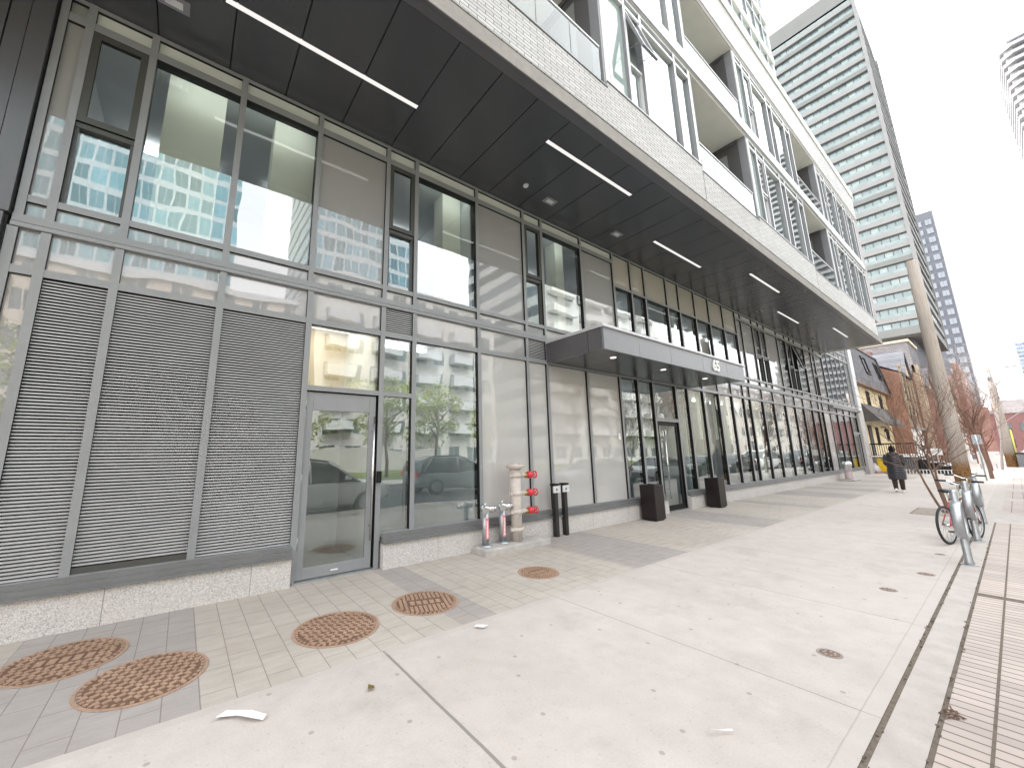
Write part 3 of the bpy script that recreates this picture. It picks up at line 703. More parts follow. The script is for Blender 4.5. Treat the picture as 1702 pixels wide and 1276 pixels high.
# square tree pits with a thin dark outline
m = MB(); m.face([(14.95,.95,.004),(16.55,.95,.004),(16.55,1.86,.004),(14.95,1.86,.004)]); struct(m.build('tree_pit', plain('pit_soil', (.33,.29,.25), .95, 0, .1, .3, 20)))
m = MB()
for a in ((14.92,16.58,1.86,1.885), (14.92,16.58,.93,.95), (14.92,14.95,.95,1.86), (16.55,16.58,.95,1.86)): m.face([(a[0],a[2],.006),(a[1],a[2],.006),(a[1],a[3],.006),(a[0],a[3],.006)])
struct(m.build('tree_pit_edge', dirt))

# ------------------------------------------------------------------ manhole covers
def manhole(x, y, r, label, kind):
    t = thing('manhole_cover', label, 'manhole cover', (x, y, 0), random.uniform(-.4, .4), 'rusty manhole covers along the paver walk')
    m = MB(); m.lathe([(r+.03, .0025), (r+.028, .007), (r+.006, .0075), (r+.005, .001)], n=56, smooth=False, cap=False); m.build('frame_ring', M['rust'], t)
    m = MB(); m.lathe([(r-.004, .001), (r-.004, .0052)], n=56, m=1, smooth=False)
    k = 13 if kind != 2 else 14; st = 2*r/k
    for i in range(k):
        for j in range(k):
            px, py = -r+st*(i+.5), -r+st*(j+.5); d = math.hypot(px, py)
            if d > r-.03: continue
            if kind != 1 and abs(py) < .09 and abs(px) < r*.55: continue
            ang = .78 if (i+j) % 2 else -.78
            if kind == 2: ang = 0
            c, s_ = math.cos(ang), math.sin(ang); a, b = st*.42, st*.25
            if kind == 2: a, b = st*.33, st*.33
            m.obox((px, py, .0085), (c*a, s_*a, 0), (-s_*b, c*b, 0), (0, 0, .0045), 0)
    for q in range(44):
        a = 2*math.pi*q/44; m.obox(((r-.014)*math.cos(a), (r-.014)*math.sin(a), .0075), (.012*math.cos(a), .012*math.sin(a), 0), (-.012*math.sin(a), .012*math.cos(a), 0), (0,0,.0035), 0)
    if kind != 1:      # worn raised bars in the middle field
        for q in range(5): m.obox((-r*.42+q*r*.21, 0, .0075), (r*.07, 0, 0), (0, .05, 0), (0,0,.002), 0)
    m.build('lid', [M['rust'], M['rust_dark']], t)
    return t
manhole(-.62, 5.0, .375, 'rusty manhole cover leftmost on the dark pavers near the granite base', 0)
manhole(-.06, 4.23, .375, 'rusty manhole cover on dark pavers nearest the concrete pavement edge', 1)
manhole(1.375, 4.2, .375, 'rusty manhole cover on pale pavers in front of the service door', 1)
manhole(2.375, 4.25, .345, 'rusty manhole cover touching the narrow dark paver band', 2)
manhole(4.17, 4.25, .26, 'small rusty manhole cover in front of the fire pipes', 2)
def valve(x, y, r, label):
    t = thing('utility_cover', label, 'utility cover', (x, y, 0), 0, 'small round covers set in the concrete')
    m = MB(); m.lathe([(r, .001), (r, .004), (r*.85, .005), (r*.8, .003)], n=28, smooth=False); m.build('ring', M['iron'], t)
    m = MB(); m.lathe([(r*.8, .001), (r*.8, .0035)], n=24, m=1, smooth=False)
    for q in range(7):
        a = q*.9; m.obox((r*.45*math.cos(a), r*.45*math.sin(a), .004), (r*.14, 0, 0), (0, r*.09, 0), (0,0,.0015), 0)
    m.build('lid', [M['iron'], M['bark']], t)
valve(4.43, 1.18, .085, 'round grey utility cover nearest the camera in the concrete')
valve(6.87, 1.17, .08, 'round dark utility cover, middle of the three before the bicycle')
valve(8.06, .98, .085, 'flat round utility cover beside the wide kerb joint')
valve(9.67, .98, .06, 'small flat cover just before the bicycle wheel')

# litter
def litter(name, pts, mat, label, cat, z=.006):
    m = MB(); n = len(pts); random.seed(int(pts[0][0]*100))
    top = [(x, y, z+random.uniform(.004, .028)) for x, y in pts]; cx = sum(p[0] for p in pts)/n; cy = sum(p[1] for p in pts)/n
    for i in range(n):
        a, b = top[i], top[(i+1) % n]; m.face([a, b, (cx, cy, z+.016)]); m.face([b, a, (cx, cy, z+.013)])
    tag(m.build(name, mat), label, cat)
litter('paper_scrap', [(.335,3.30),(.41,3.28),(.50,3.16),(.575,3.10),(.60,3.13),(.53,3.22),(.47,3.27),(.40,3.36)], M['paper'], 'crumpled white paper lying on concrete near the bottom left manhole', 'paper scrap')
litter('paper_scrap', [(2.42,3.36),(2.47,3.29),(2.52,3.28),(2.50,3.33),(2.45,3.38)], M['paper'], 'small white paper scrap on the concrete just beside the dark paver band', 'paper scrap')
litter('cigarette_butt', [(2.66,1.35),(2.78,1.26),(2.785,1.27),(2.665,1.36)], M['paper'], 'thin white cigarette butt on the concrete at the bottom centre', 'cigarette butt')
litter('dry_leaf', [(1.22,3.0),(1.26,2.98),(1.28,3.02),(1.24,3.04)], M['brass'], 'small dry leaf on the concrete pavement near the wide joint', 'leaf')
litter('dry_leaf', [(4.68,5.5),(4.74,5.47),(4.78,5.5),(4.72,5.53)], M['brass'], 'yellowish dry leaf beside the pad under the fire pipes', 'leaf')
m = MB()
for q in range(22):
    a = random.uniform(0, 6.28); x = 4.05+random.gauss(0, .05); y = .51+random.gauss(0, .03); l = random.uniform(.01, .04)
    m.tube([(x-l*math.cos(a), y-l*math.sin(a), .004), (x, y, .016), (x+l*math.cos(a), y+l*math.sin(a), .005)], .003, 4)
tag(m.build('dead_grass', M['bark']), 'clump of dead grass caught at the edge of the brick strip', 'dead grass', kind='stuff')
m = MB()
for q in range(110):
    x = 2.6+random.random()*9; y = random.choice((.753, .545))+random.gauss(0, .01); s_ = random.uniform(.003, .009)
    m.obox((x, y, .003), (s_, s_*.3, 0), (-s_*.3, s_*.7, 0), (0, 0, s_*.5))
tag(m.build('joint_grit', dirt), 'loose grit lying along the two dark kerb joints', 'grit', kind='stuff')

# ------------------------------------------------------------------ fire pipes on their pad
m = MB(); m.box(4.10, 5.62, 5.36, 5.755, -.02, .1); tag(m.build('concrete_pad', M['pad'], bevel=.02), 'low concrete pad under the fire pipes against the granite base', 'concrete pad')
t = thing('fire_standpipe', 'tall grey fire standpipe with three red capped valves', 'fire standpipe', (4.97, 5.57, .1))
m = MB(); m.lathe([(.1, 0), (.1, 1.28)], n=24); m.build('pipe', M['pipe'], t)
m = MB(); m.lathe([(.108, 1.24), (.112, 1.26), (.165, 1.275), (.17, 1.31), (.165, 1.335), (.06, 1.34)], n=24)
for q in range(8): m.lathe([(.016, 1.335), (.016, 1.355)], (.14*math.cos(q*.785), .14*math.sin(q*.785), 0), 6)
m.build('flange_cap', M['pipe'], t)
for z in (1.14, .82, .50, .2):
    m = MB(); m.lathe([(.1, z-.035), (.118, z-.03), (.118, z+.03), (.1, z+.035)], n=24)
    m.obox((-.13, -.03, z), (.03, 0, 0), (0, .018, 0), (0, 0, .022)); m.obox((.125, -.03, z), (.028, 0, 0), (0, .018, 0), (0, 0, .022)); m.build('pipe_coupling', M['pipe'], t)
    if z < .3: continue
    v = MB(); v.tube([(.1, -.02, z), (.2, -.03, z)], .042, 12); v = v.build('valve', M['pipe'], t)
    m = MB(); m.tube([(.18, -.03, z-.005), (.25, -.04, z-.01)], [.04, .05], 12); m.build('brass_outlet', M['brass'], v)
    m = MB(); m.tube([(.25, -.04, z), (.27, -.04, z), (.33, -.05, z), (.39, -.055, z), (.4, -.055, z)], [.03, .062, .062, .045, .02], 14)
    m.torus((.445, -.06, z), (1, -.12, 0), .062, .011, 20, 6); m.tube([(.4, -.055, z), (.45, -.06, z)], .014, 8)
    for q in range(3):
        a = q*2.09; m.tube([(.445, -.06, z), (.445, -.06+.06*math.cos(a), z+.06*math.sin(a))], .009, 5)
    m.build('red_hose_cap', M['red'], v)
def siamese(x, y, label, hgt):
    t = thing('test_connection', label, 'fire connection', (x, y, .1), 0, 'short fire pipes with red vertical labels')
    m = MB(); m.lathe([(.12, 0), (.12, .012), (.06, .02), (.058, .06)], n=20); m.build('base_plate', M['galv'], t)
    m = MB(); m.lathe([(.062, .015), (.062, hgt)], n=20); m.build('pipe', M['galv'], t)
    m = MB(); k = 6
    for q in range(k):
        a0, a1 = -2.2+q*1.1/k, -2.2+(q+1)*1.1/k
        m.face([(.0635*math.cos(a0), .0635*math.sin(a0), .12), (.0635*math.cos(a1), .0635*math.sin(a1), .12), (.0635*math.cos(a1), .0635*math.sin(a1), hgt-.1), (.0635*math.cos(a0), .0635*math.sin(a0), hgt-.1)])
    lb = m.build('label', M['redlabel'], t)
    m = MB(); random.seed(3)
    for q in range(13):
        z = .15+q*(hgt-.28)/13; a = -1.65
        for dx in (-.12, .1): m.obox((.0642*math.cos(a+dx), .0642*math.sin(a+dx), z), (.006, 0, 0), (0, .0006, 0), (0, 0, .008))
    m.build('worn_lettering', M['paper'], lb)
    h = MB(); h.lathe([(.062, hgt), (.085, hgt+.02), (.085, hgt+.06), (.07, hgt+.095), (.03, hgt+.11)], n=18)
    h.tube([(-.03, -.02, hgt+.03), (-.07, -.1, hgt+.03)], [.05, .058], 14); h.tube([(.03, -.01, hgt+.04), (.13, -.035, hgt+.04), (.16, -.04, hgt+.04)], [.05, .055, .045], 14)
    hd = h.build('valve_head', M['chrome'], t)
    m = MB(); m.lathe([(.02, hgt+.1), (.022, hgt+.14)], n=8); m.tube([(.16, -.04, hgt+.04), (.185, -.045, hgt+.04)], .05, 12); m.tube([(-.07, -.1, hgt+.03), (-.08, -.12, hgt+.03)], .054, 12); m.build('outlet_cap', M['steel'], hd)
siamese(4.285, 5.60, 'leftmost short steel fire pipe with a faded red label', .56)
siamese(4.68, 5.62, 'short steel fire pipe with red label next to the tall standpipe', .57)

# call-button posts
def post(x, y, label):
    t = thing('button_post', label, 'post', (x, y, 0), 0, 'black posts with silver button boxes')
    m = MB(); m.box(-.045, .045, -.045, .045, 0, 1.0); m.build('post', M['black'], t, bevel=.004)
    m = MB(); m.box(-.07, .07, -.075, .06, .985, 1.02); m.build('cap', M['gasket'], t)
    m = MB(); m.box(-.1, .07, -.075, -.047, .845, .975); m.box(.071, .09, -.075, .03, .845, .975); o = m.build('button_box', M['lightgrey'], t, bevel=.004)
    m = MB(); m.tube([(-.02, -.074, .91), (-.02, -.083, .91)], .028, 14); m.build('push_button', M['chrome'], o)
post(6.14, 5.70, 'black post with a silver button box, nearer the fire pipes')
post(6.42, 5.70, 'black post with a silver button box, nearer the entrance')

# planters
def planter(x0, x1, label):
    t = thing('planter', label, 'planter', ((x0+x1)/2, 5.5, 0), 0, 'tall black square planters by the entrance')
    w = (x1-x0)/2; m = MB()
    z0, z1, k = .03, .83, .025
    for a in ((-w,w,-.19,-.19+k),(-w,w,.19-k,.19),(-w,-w+k,-.19+k,.19-k),(w-k,w,-.19+k,.19-k)): m.box(*a, z0, z1)
    m.build('box', M['blackglossy'], t, bevel=.006)
    m = MB(); m.box(-w+.03, w-.03, -.16, .16, 0, .03); m.build('base', M['gasket'], t)
    m = MB(); m.box(-w+k, w-k, -.19+k, .19-k, .7, .74); m.build('soil', M['bark'], t)
planter(9.16, 9.58, 'black square planter left of the glass entrance door'); planter(12.6, 13.02, 'black square planter right of the glass entrance door')

M['pinkgrey'] = plain('sun_bleached_label', (.5,.4,.4), .55)
# far pair of chromed pipes on a round pad
t = thing('fire_connection', 'pair of chromed fire connections on a pale pad near the far end of the facade', 'fire connection', (27.75, 5.35, 0))
m = MB(); m.box(-.55, .75, -.28, .3, 0, .09); m.build('pad', M['concrete_pale'], t, bevel=.03)
for x in (-.28, .12):
    m = MB(); m.lathe([(.12, .09), (.12, .72), (.16, .75), (.16, .9), (.1, .96)], (x, 0, 0), 18); o = m.build('pipe', M['chrome'], t)
    m = MB(); m.lathe([(.122, .12), (.122, .45)], (x, 0, 0), 18, cap=False); m.build('label', M['pinkgrey'], o)

# ------------------------------------------------------------------ bicycle stands and bicycles
def stand(x, y, label):
    t = thing('bicycle_stand', label, 'bicycle stand', (x, y, 0), 0, 'post and ring bicycle stands along the kerb')
    m = MB(); m.lathe([(.05, 0), (.048, .04), (.042, .06), (.042, 1.0), (.036, 1.02), (.01, 1.028)], n=18); m.build('post', M['galv'], t)
    m = MB(); rg = []
    for i in range(29):
        a = 2*math.pi*i/28; R0 = .24; c = Vector((R0*math.cos(a), 0, .61+R0*math.sin(a)))
        u = Vector((math.cos(a), 0, math.sin(a))); v = Vector((0,1,0))
        rg.append([c+u*(.02*math.cos(q*.785))+v*(.055*math.sin(q*.785)) for q in range(8)])
    m.rings(rg, 0, False); m.build('ring', M['galv'], t)
    m = MB(); m.obox((0, 0, .845), (.05, 0, 0), (0, .055, 0), (0, 0, .02)); m.obox((0, 0, .375), (.05, 0, 0), (0, .055, 0), (0, 0, .02)); m.build('ring_clamp', M['galv'], t)
    m = MB(); m.lathe([(.09, 0), (.09, .008)], n=18); m.build('base_plate', M['galv'], t)
stand(9.155, .662, 'nearest galvanised post and ring bicycle stand'); stand(11.52, .675, 'galvanised bicycle stand beside the red framed bicycle'); stand(14.1, .68, 'third galvanised bicycle stand, farthest along the kerb')
def bicycle(loc, rz, col, label, handle=.29):
    t = thing('bicycle', label, 'bicycle', loc, rz, 'bicycles locked to the kerb stands')
    r = .315; fm = plain('bike_paint', col, .3, .1, .6, .1)
    for nm, xc in (('wheel', 0), ('wheel', 1.03)):
        m = MB(); m.torus((xc, 0, r), (0,1,0), r-.014, .019, 36, 8); w = m.build(nm, M['rubber'], t)
        m = MB(); m.torus((xc, 0, r), (0,1,0), r-.042, .011, 36, 6); m.build('rim', M['galv'], w)
        m = MB(); m.tube([(xc, -.045, r), (xc, .045, r)], .022, 10)
        for q in range(18):
            a = q*2*math.pi/18; s_ = .03*(1 if q % 2 else -1)
            m.tube([(xc+.02*math.cos(a+.4), s_, r+.02*math.sin(a+.4)), (xc+(r-.05)*math.cos(a), 0, r+(r-.05)*math.sin(a))], .0022, 3)
        m.build('spokes', M['steel'], w)
    bb, st, hd, ht = (.44, 0, .28), (.30, 0, .72), (.86, 0, .84), (.89, 0, .72)
    m = MB()
    for a, b, q in ((bb, st, .017), (bb, ht, .019), (st, ht, .016)): m.tube([a, b], q, 8)
    for y in (-.05, .05): m.tube([(0, y, r), (.42, y*.5, .28)], .011, 6); m.tube([(0, y, r), (.31, y*.35, .68)], .009, 6)
    m.tube([ht, hd], .022, 8)
    for y in (-.05, .05): m.tube([(.885, y*.6, .73), (.93, y, .62), (1.03, y, r)], .013, 6)
    m.build('frame', fm, t)
    m = MB(); m.tube([st, (.275, 0, .86)], .014, 8); m.build('seat_post', M['steel'], t)
    m = MB(); m.rings([[(x, w*math.cos(a), .875+h*math.sin(a)) for a in [q*.628 for q in range(10)]] for x, w, h in ((.13,.02,.012),(.15,.075,.03),(.22,.07,.035),(.3,.03,.03),(.4,.02,.022),(.42,.008,.01))]); m.build('saddle', M['black'], t)
    m = MB(); m.tube([hd, (.84, 0, .95)], .014, 8); m.tube([(.78, -handle, 1.02), (.8, -.16, 1.02), (.85, -.06, .955), (.85, .06, .955), (.8, .16, 1.02), (.78, handle, 1.02)], .012, 8); hb = m.build('handlebar', M['steel'], t)
    for s_ in (-1, 1):
        m = MB(); m.tube([(.79, s_*(handle-.13), 1.022), (.775, s_*(handle+.01), 1.022)], .018, 8); m.build('grip', M['black'], hb)
    m = MB(); m.torus((.44, .05, .28), (0,1,0), .085, .006, 24, 5); m.tube([(.44, -.07, .28), (.44, .07, .28)], .02, 8); m.tube([(.44, .07, .28), (.53, .08, .14)], .011, 6); m.tube([(.44, -.07, .28), (.35, -.08, .42)], .011, 6); cr = m.build('crank', M['black'], t)
    for x, y, z in ((.53, .13, .14), (.35, -.13, .42)):
        m = MB(); m.obox((x, y, z), (.045, 0, 0), (0, .045, 0), (0, 0, .012)); m.build('pedal', M['black'], cr)
    return t
bicycle((10.78, .94, 0), R(-15), (.45,.03,.05), 'red framed bicycle with black saddle leaning at the second stand')
bicycle((13.2, .95, 0), R(-12), (.55,.6,.5), 'pale green bicycle parked behind the red framed bicycle')

# ------------------------------------------------------------------ utility poles, sign posts
def pole(x, y, h, r0, r1, label, lamp=False, guard=False, grp='wooden utility poles along the kerb'):
    t = thing('utility_pole', label, 'utility pole', (x, y, 0), 0, grp)
    m = MB(); m.tube([(0,0,-.1),(0,0,h*.3),(.01,0,h*.7),(0,0,h)], [r0, r0*.9+r1*.1, (r0+r1)/2, r1], 18); m.build('pole', M['pole'], t)
    if guard:
        m = MB(); m.tube([(-.1, -r0-.02, .1), (-.1, -r0-.015, 2.9)], .055, 8); m.build('cable_guard', M['reflect_yellow'], t)
    if lamp:
        a = MB(); a.tube([(0,0,h-.25),(0,-.5,h-.1),(0,-.9,h-.12)], .03, 6); a = a.build('lamp_arm', M['galv'], t)
        m = MB(); m.rings([[(wx*math.cos(q), y_, h-.15-.0+.06*math.sin(q)) for q in [k*.785 for k in range(8)]] for y_, wx in ((-.85,.04),(-.95,.12),(-1.3,.13),(-1.45,.05))]); m.build('lamp_head', M['galv'], a)
        m = MB(); m.tube([(-.2,0,h-.6),(-.2,0,h-1.1)], .12, 10); m.build('transformer', M['galv'], t)
    return t
pole(25.07, 1.455, 9.72, .235, .175, 'thick weathered utility pole cut off short, standing beside the bicycles')
pole(52.5, .42, 8.0, .3, .13, 'distant utility pole with a yellow guard and a lamp arm', True, True)
pole(66, .45, 8.3, .25, .13, 'thin distant utility pole behind the one with the yellow guard')
t = thing('sign_post', 'short bare metal post in the pavement behind the big pole', 'post', (31.5, 1.12, 0)); m = MB(); m.tube([(0,0,0),(0,0,2.2)], .03, 8); m.build('post', M['galv'], t); m = MB(); m.box(-.02, -.005, -.15, .15, 1.75, 2.2); m.build('sign_back', M['galv'], t)
t = thing('sign_board', 'white signboard standing on the far pavement', 'sign', (48, 1.45, 0)); m = MB(); m.box(0, .05, -.42, .42, .35, 1.25); m.build('board', M['white'], t)
for y in (-.36, .36):
    m = MB(); m.box(0, .05, y-.03, y+.03, 0, .35); m.build('leg', M['galv'], t)
t = thing('litter_bin', 'grey litter bin at the right edge of the far pavement', 'litter bin', (52, -.12, 0)); m = MB(); m.box(-.3, .3, -.25, .25, .05, 1.0); m.build('body', M['midgrey'], t, bevel=.03); m = MB(); m.box(-.32, .32, -.27, .27, 1.0, 1.12); m.build('lid', M['black'], t, bevel=.02)
for y, z, lab in ((.45, 7.7, 'upper overhead wire running along the street between poles'), (.45, 6.9, 'lower overhead wire running along the street between poles')):
    m = MB(); pts = []
    for (xa, xb) in ((52.5, 66), (66, 110)):
        for q in range(9):
            f = q/8; pts.append((xa+(xb-xa)*f, y, z-1.2*4*f*(1-f)*(.3 if xb < 70 else 1)))
    m.tube(pts, .012, 4); tag(m.build('overhead_wire', M['gasket']), lab, 'wire')
m = MB(); m.tube([(52.5, .4, 7.7), (45, -2, 7.3), (34, -5.2, 8.2), (28, -7, 9.4)], .014, 4); tag(m.build('overhead_wire', M['gasket']), 'overhead wire crossing from the lamp pole over the road', 'wire')

# ------------------------------------------------------------------ bare trees
def branchy(m, p, d, L, r, lev, rnd, spread=.6, up=.25, n=5, minr=.004):
    pts = [p.copy()]; rad = [r]; q = p.copy(); dd = d.copy(); k = 5 if lev > 1 else 3
    kids = []
    for i in range(k):
        dd = (dd + Vector((rnd.gauss(0,.12), rnd.gauss(0,.12), rnd.gauss(.03,.07)))).normalized()
        q = q + dd*(L/k); pts.append(q.copy()); rad.append(max(minr*.7, r*(1-.62*(i+1)/k)))
        if lev > 0 and i >= (1 if lev > 1 else 0): kids.append((q.copy(), dd.copy(), rad[-1]))
    m.tube(pts, rad, 6 if r > .03 else 4, 0, False)
    for (kp, kd, kr) in kids:
        for _ in range(2 if rnd.random() < .55 else 1):
            side = Vector((rnd.gauss(0,1), rnd.gauss(0,1), rnd.gauss(0,.6))).normalized()
            nd = (kd*(1-spread) + side*spread + Vector((0,0,up))).normalized()
            branchy(m, kp, nd, L*rnd.uniform(.5,.72), max(minr, kr*.68), lev-1, rnd, spread, up, n, minr)
def bare_tree(loc, h, r, seed, label, mat, lev=4, lean=(0,0), stems=1, spread=.5, clear=.3, grp='bare young trees along the pavement', minr=.005):
    rnd = random.Random(seed); t = thing('bare_tree', label, 'tree', loc, 0, grp)
    m = MB(); c = MB()
    for s_ in range(stems):
        a = rnd.uniform(0, 6.28); off = Vector((math.cos(a), math.sin(a), 0))*(.1*(stems > 1))
        d = Vector((lean[0]+off.x*1.6, lean[1]+off.y*1.6, 1)).normalized(); p = Vector((off.x, off.y, -.05)); pts = [p]; rad = [r]
        for i in range(6):
            d = (d + Vector((rnd.gauss(0,.05), rnd.gauss(0,.05), .04))).normalized(); p = p + d*(h*.5/6); pts.append(p); rad.append(r*(1-.09*(i+1)))
            if i >= 6*clear:
                for _ in range(2):
                    sd = Vector((rnd.gauss(0,1), rnd.gauss(0,1), rnd.gauss(.2,.4))).normalized()
                    branchy(c, p, (d*.5+sd*.6).normalized(), h*rnd.uniform(.22,.36), r*.42, lev-2, rnd, spread, .2, minr=minr)
        m.tube(pts, rad, 8, 0, False)
        for _ in range(3): branchy(c, p, (d+Vector((rnd.gauss(0,.4), rnd.gauss(0,.4), .3))).normalized(), h*rnd.uniform(.3,.42), rad[-1]*.75, lev-1, rnd, spread, .25, minr=minr)
    m.build('trunk', mat, t); c.build('crown', mat, t)
    return t
bare_tree((15.75, 1.25, 0), 3.3, .03, 11, 'leafless young tree leaning beside the big utility pole', M['bark'], 3, (.06, .1), 3, .5, .45, minr=.003)
bare_tree((33.5, 1.0, 0), 5.5, .08, 23, 'leafless tree with grey branches behind the big utility pole', M['bark'], 4, (0, .05), 1, .55, .3)
bare_tree((44, 1.3, 0), 5.2, .07, 31, 'leafless tree with reddish twigs in front of the brick houses', M['twig_red'], 3, (0, .1), 2, .6, .2)
bare_tree((62, 2.4, 0), 6.5, .1, 47, 'leafless reddish tree farthest along the far pavement', M['twig_red'], 3, (0, 0), 1, .6, .2)
bare_tree((46, .85, 0), 9.5, .075, 51, 'tall leafless tree whose pale twigs fill the sky at the right edge', M['twig_pale'], 4, (0, -.12), 1, .6, .45, minr=.006)
bare_tree((40.5, 3.4, 0), 4.2, .05, 61, 'leafless shrub-like tree before the black fence and steps', M['twig_red'], 3, (0, -.1), 2, .6, .2)
# ------------------------------------------------------------------ the walker
pt = thing('person', 'person in a long black puffer coat and knit hat walking away', 'person', (21.6, 2.83, 0), R(6))
def skin_body():
    J = {'hip':(0,0,.9,.13,.15),'sp':(-.01,0,1.1,.12,.16),'ch':(0,0,1.28,.12,.17),'nk':(.01,0,1.42,.055,.06),'hd0':(.02,0,1.5,.07,.07),'hd1':(.025,0,1.57,.088,.075),'hd2':(.02,0,1.63,.06,.055),
         'lk':(-.03,.09,.48,.06,.06),'lh':(.0,.09,.86,.1,.09),'la':(-.14,.085,.1,.04,.04),'lt':(.0,.085,.035,.03,.045),
         'rk':(.1,-.09,.48,.06,.06),'rh':(.0,-.09,.86,.1,.09),'ra':(.12,-.085,.09,.04,.04),'rt':(.26,-.085,.03,.03,.045),
         'ls':(0,.17,1.34,.07,.07),'le':(-.01,.2,1.08,.05,.05),'lw':(.16,.14,.98,.033,.033),'lf':(.24,.11,.98,.03,.04),
         'rs':(0,-.17,1.34,.07,.07),'re':(-.02,-.2,1.07,.05,.05),'rw':(.16,-.15,.99,.033,.033),'rf':(.24,-.11,.99,.03,.04)}
    E_ = [('hip','sp'),('sp','ch'),('ch','nk'),('nk','hd0'),('hd0','hd1'),('hd1','hd2'),('hip','lh'),('lh','lk'),('lk','la'),('la','lt'),('hip','rh'),('rh','rk'),('rk','ra'),('ra','rt'),
          ('ch','ls'),('ls','le'),('le','lw'),('lw','lf'),('ch','rs'),('rs','re'),('re','rw'),('rw','rf')]
    k = list(J); me = bpy.data.meshes.new('body'); me.from_pydata([J[a][:3] for a in k], [(k.index(a), k.index(b)) for a, b in E_], [])
    me.materials.append(M['skin']); o = bpy.data.objects.new('body', me); COL.objects.link(o); o.parent = pt
    o.modifiers.new('skin', 'SKIN'); d = o.modifiers.new('sub', 'SUBSURF'); d.levels = 1; d.render_levels = 1
    for v, a in zip(me.skin_vertices[0].data, k): v.radius = (J[a][3], J[a][4])
    me.skin_vertices[0].data[0].use_root = True
    return o
body = skin_body()
c = MB(); rg = []
prof = [(1.44,.07,.085),(1.41,.115,.15),(1.37,.145,.21),(1.3,.165,.235),(1.2,.175,.235),(1.1,.18,.235),(1.0,.185,.24),(.9,.195,.25),(.8,.2,.262),(.7,.205,.27),(.6,.205,.272),(.52,.2,.265),(.47,.195,.255)]
def P(z):
    for (z1,a1,b1),(z2,a2,b2) in zip(prof, prof[1:]):
        if z2 <= z <= z1:
            f = (z1-z)/(z1-z2); return a1+(a2-a1)*f, (b1+(b2-b1)*f)*.86
    return prof[-1][1:]
N_ = 60
for i in range(N_+1):
    z = 1.44-(1.44-.47)*i/N_; a, b = P(z); puff = .018*abs(math.sin(math.pi*(z-.47)/.082)) if z < 1.4 else 0
    rg.append([(-.005+(a+puff)*math.cos(q*2*math.pi/28), (b+puff)*math.sin(q*2*math.pi/28), z+.006*math.sin(3*q)) for q in range(28)])
c.rings(rg)
for s_ in (-1, 1):
    pts = [Vector((0, .16*s_, 1.36)), Vector((-.01, .215*s_, 1.22)), Vector((-.02, .225*s_, 1.07)), Vector((.06, .2*s_, 1.0)), Vector((.19, .14*s_, .985))]
    fine = []; rad = []
    for i in range(len(pts)-1):
        for q in range(6): fine.append(pts[i].lerp(pts[i+1], q/6)); 
    for i in range(len(fine)): rad.append(.088-.03*i/len(fine)+.012*abs(math.sin(i*.9)))
    c.tube(fine, rad, 12)
c.build('coat', M['coat'], pt)
h = MB(); h.rings([[(-.03+a*math.cos(q*.4488)-.03*(zz > 1.45), b*math.sin(q*.4488), zz) for q in range(14)] for zz, a, b in ((1.36,.1,.12),(1.37,.15,.17),(1.41,.16,.175),(1.45,.13,.15),(1.47,.1,.115),(1.455,.07,.09))], 0); h.build('hood', M['coat'], pt)
h = MB(); h.lathe([(.082,1.53),(.1,1.535),(.1,1.575),(.093,1.59),(.09,1.63),(.07,1.675),(.03,1.695),(.005,1.7)], (.015,0,0), 18); h.lathe([(.005,1.69),(.028,1.7),(.032,1.72),(.005,1.745)], (.015,0,0), 10); h.build('knit_hat', M['hat'], pt)
h = MB(); h.rings([[(-.045+.06*math.cos(q*.6283), .085*math.sin(q*.6283), z) for q in range(10)] for z in (1.42,1.47,1.54)]); h.build('hair', M['hat'], pt)
l = MB()
l.tube([(0,.09,.88),(-.03,.09,.5),(-.135,.086,.12)], [.11,.08,.06], 14); l.tube([(0,-.09,.88),(.1,-.09,.5),(.115,-.086,.11)], [.11,.08,.06], 14); l.build('trousers', M['trouser'], pt)
for x, y, z, tl in ((-.1,.085,.05,.35),(.19,-.085,.0,0)):
    s_ = MB(); ca, sa = math.cos(tl), math.sin(tl)
    s_.rings([[(x+lx*ca, y+w*math.cos(q*.6283), max(.004, z+lx*-sa*.6+hh*.5+hh*.5*math.sin(q*.6283))) for q in range(10)] for lx, w, hh in ((-.13,.03,.06),(-.1,.042,.09),(0,.045,.085),(.1,.05,.06),(.15,.03,.04))]); s_.build('shoe', M['white'], pt)
# ------------------------------------------------------------------ cream house with slate mansard
def win(par, x0, x1, y, z0, z1, fm, name='window', depth=.06, nx=2, cur=False):
    f = MB(); w = .06
    f.box(x0, x0+w, y-.03, y+depth, z0, z1); f.box(x1-w, x1, y-.03, y+depth, z0, z1); f.box(x0+w, x1-w, y-.03, y+depth, z0, z0+w); f.box(x0+w, x1-w, y-.03, y+depth, z1-w, z1)
    for i in range(1, nx): xc = x0+(x1-x0)*i/nx; f.box(xc-.025, xc+.025, y-.028, y+depth, z0+w, z1-w)
    o = f.build(name, fm, par)
    g = MB(); g.box(x0+.02, x1-.02, y+.005, y+.02, z0+.02, z1-.02); g.build('pane', M['house_glass'], o)
    s = MB(); s.box(x0-.06, x1+.06, y-.1, y+depth, z0-.08, z0-.001); s.build('sill', M['white'] if fm != M['gasket'] else M['gasket'], o)
    return o
H = thing('house', 'cream stucco house with dark slate mansard roof and black awning', 'house', (45, 6.4, 0), absolute=True)
m = MB(); m.box(36.5, 50.58, 6.32, 14, 0, 6.35); m.build('wall', plain('cream_stucco', (.66,.55,.36), .8, 0, .3, .1, 1.5), H)
m = MB()
